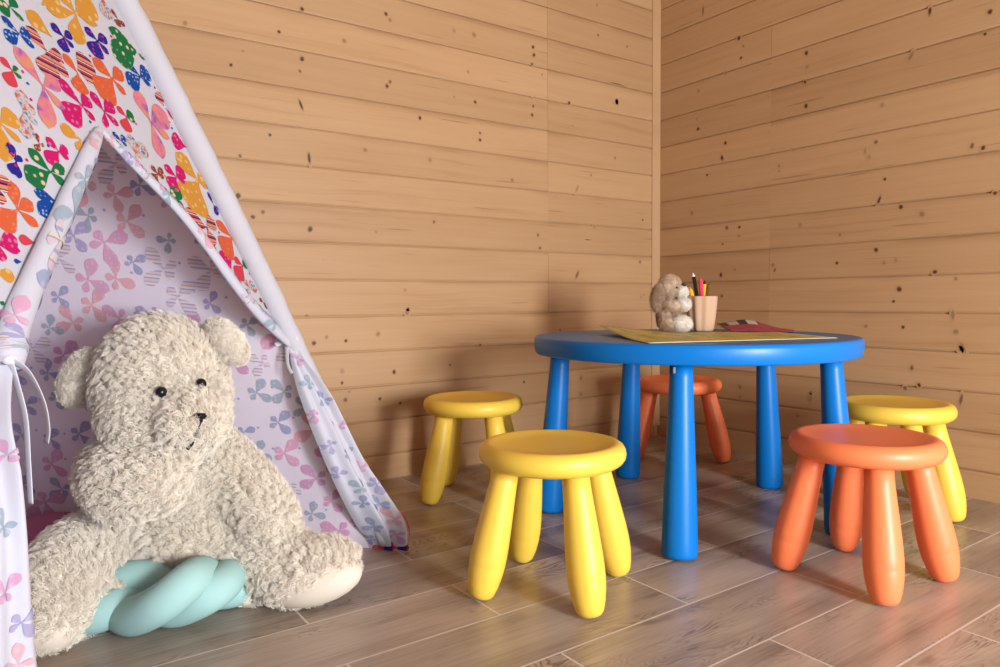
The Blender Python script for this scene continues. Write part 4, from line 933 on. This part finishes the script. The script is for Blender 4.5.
# ------------------------------------------------------------------ toy dog hugging the cup
M['tan'] = plush('tan_plush', (0.64, 0.50, 0.37), (0.42, 0.29, 0.19)); M['pale'] = plush('pale_plush', (0.85, 0.81, 0.76), (0.74, 0.69, 0.62))
DL = V3((1.600, 1.413, TZ + 0.0040)); dog = empty('toy_dog', DL); tag(dog, 'small tan plush dog with floppy ears leaning on the beige cup', 'toy')
def dp(x, y, z): return DL + Rx * x + Fy * y + V3((0, 0, z))
bm = bmesh.new()
blob(bm, dp(-0.006, 0.004, 0.045), (0.034, 0.034, 0.046)); blob(bm, dp(-0.004, 0.002, 0.128), (0.034, 0.034, 0.036))
limb(bm, [dp(-0.012, -0.022, 0.078), dp(0.004, -0.034, 0.074), dp(0.026, -0.034, 0.076)], [0.018, 0.017, 0.014])
limb(bm, [dp(-0.006, 0.030, 0.078), dp(0.014, 0.032, 0.074), dp(0.024, 0.026, 0.076)], [0.018, 0.016, 0.014])
limb(bm, [dp(-0.016, -0.020, 0.026), dp(0.012, -0.030, 0.022)], [0.024, 0.020]); limb(bm, [dp(-0.010, 0.026, 0.026), dp(0.012, 0.030, 0.022)], [0.024, 0.020])
b_ = remeshed('body', bm, M['tan'], dog, 0.004, 4); 
for v in b_.data.vertices: v.co.z = max(v.co.z, 0.002)
fur(b_, 1500, 0.005, 8, 31, curl=0.001, clump=0.3, root=0.5, freq=1.0)
def dpart(name, fn_, mat, kids=8, n=300):
    bm = bmesh.new(); fn_(bm); o = obj(name, bm, mat, dog, world=True)
    if kids: fur(o, n, 0.004, kids, 40 + len(bpy.data.objects), curl=0.001, clump=0.3, root=0.5, freq=1.0)
    return o
dpart('muzzle', lambda bm: blob(bm, dp(0.026, -0.006, 0.114), (0.021, 0.021, 0.020)), M['pale'])
dpart('nose', lambda bm: blob(bm, dp(0.032, -0.014, 0.135), (0.0085, 0.006, 0.005)), M['black'], 0)
dpart('eye', lambda bm: blob(bm, dp(0.010, -0.030, 0.128), (0.0032, 0.003, 0.0036)), M['black'], 0)
dpart('eye', lambda bm: blob(bm, dp(0.026, 0.018, 0.130), (0.0032, 0.003, 0.0036)), M['black'], 0)
M['ear'] = plush('brown_plush', (0.40, 0.27, 0.17), (0.25, 0.155, 0.095))
dpart('ear', lambda bm: blob(bm, dp(-0.040, -0.016, 0.098), (0.022, 0.016, 0.043), 0.12), M['ear'])
dpart('ear', lambda bm: blob(bm, dp(-0.002, 0.040, 0.108), (0.018, 0.011, 0.040), -0.1), M['ear'])
dpart('paw', lambda bm: blob(bm, dp(0.027, -0.034, 0.079), (0.021, 0.016, 0.017)), M['pale'])
dpart('paw', lambda bm: blob(bm, dp(0.024, 0.027, 0.078), (0.018, 0.014, 0.016)), M['pale'])
dpart('foot', lambda bm: blob(bm, dp(0.022, -0.034, 0.0235), (0.030, 0.022, 0.0225), 0.1), M['pale'])
dpart('foot', lambda bm: blob(bm, dp(0.014, 0.030, 0.0235), (0.022, 0.020, 0.0225)), M['pale'])
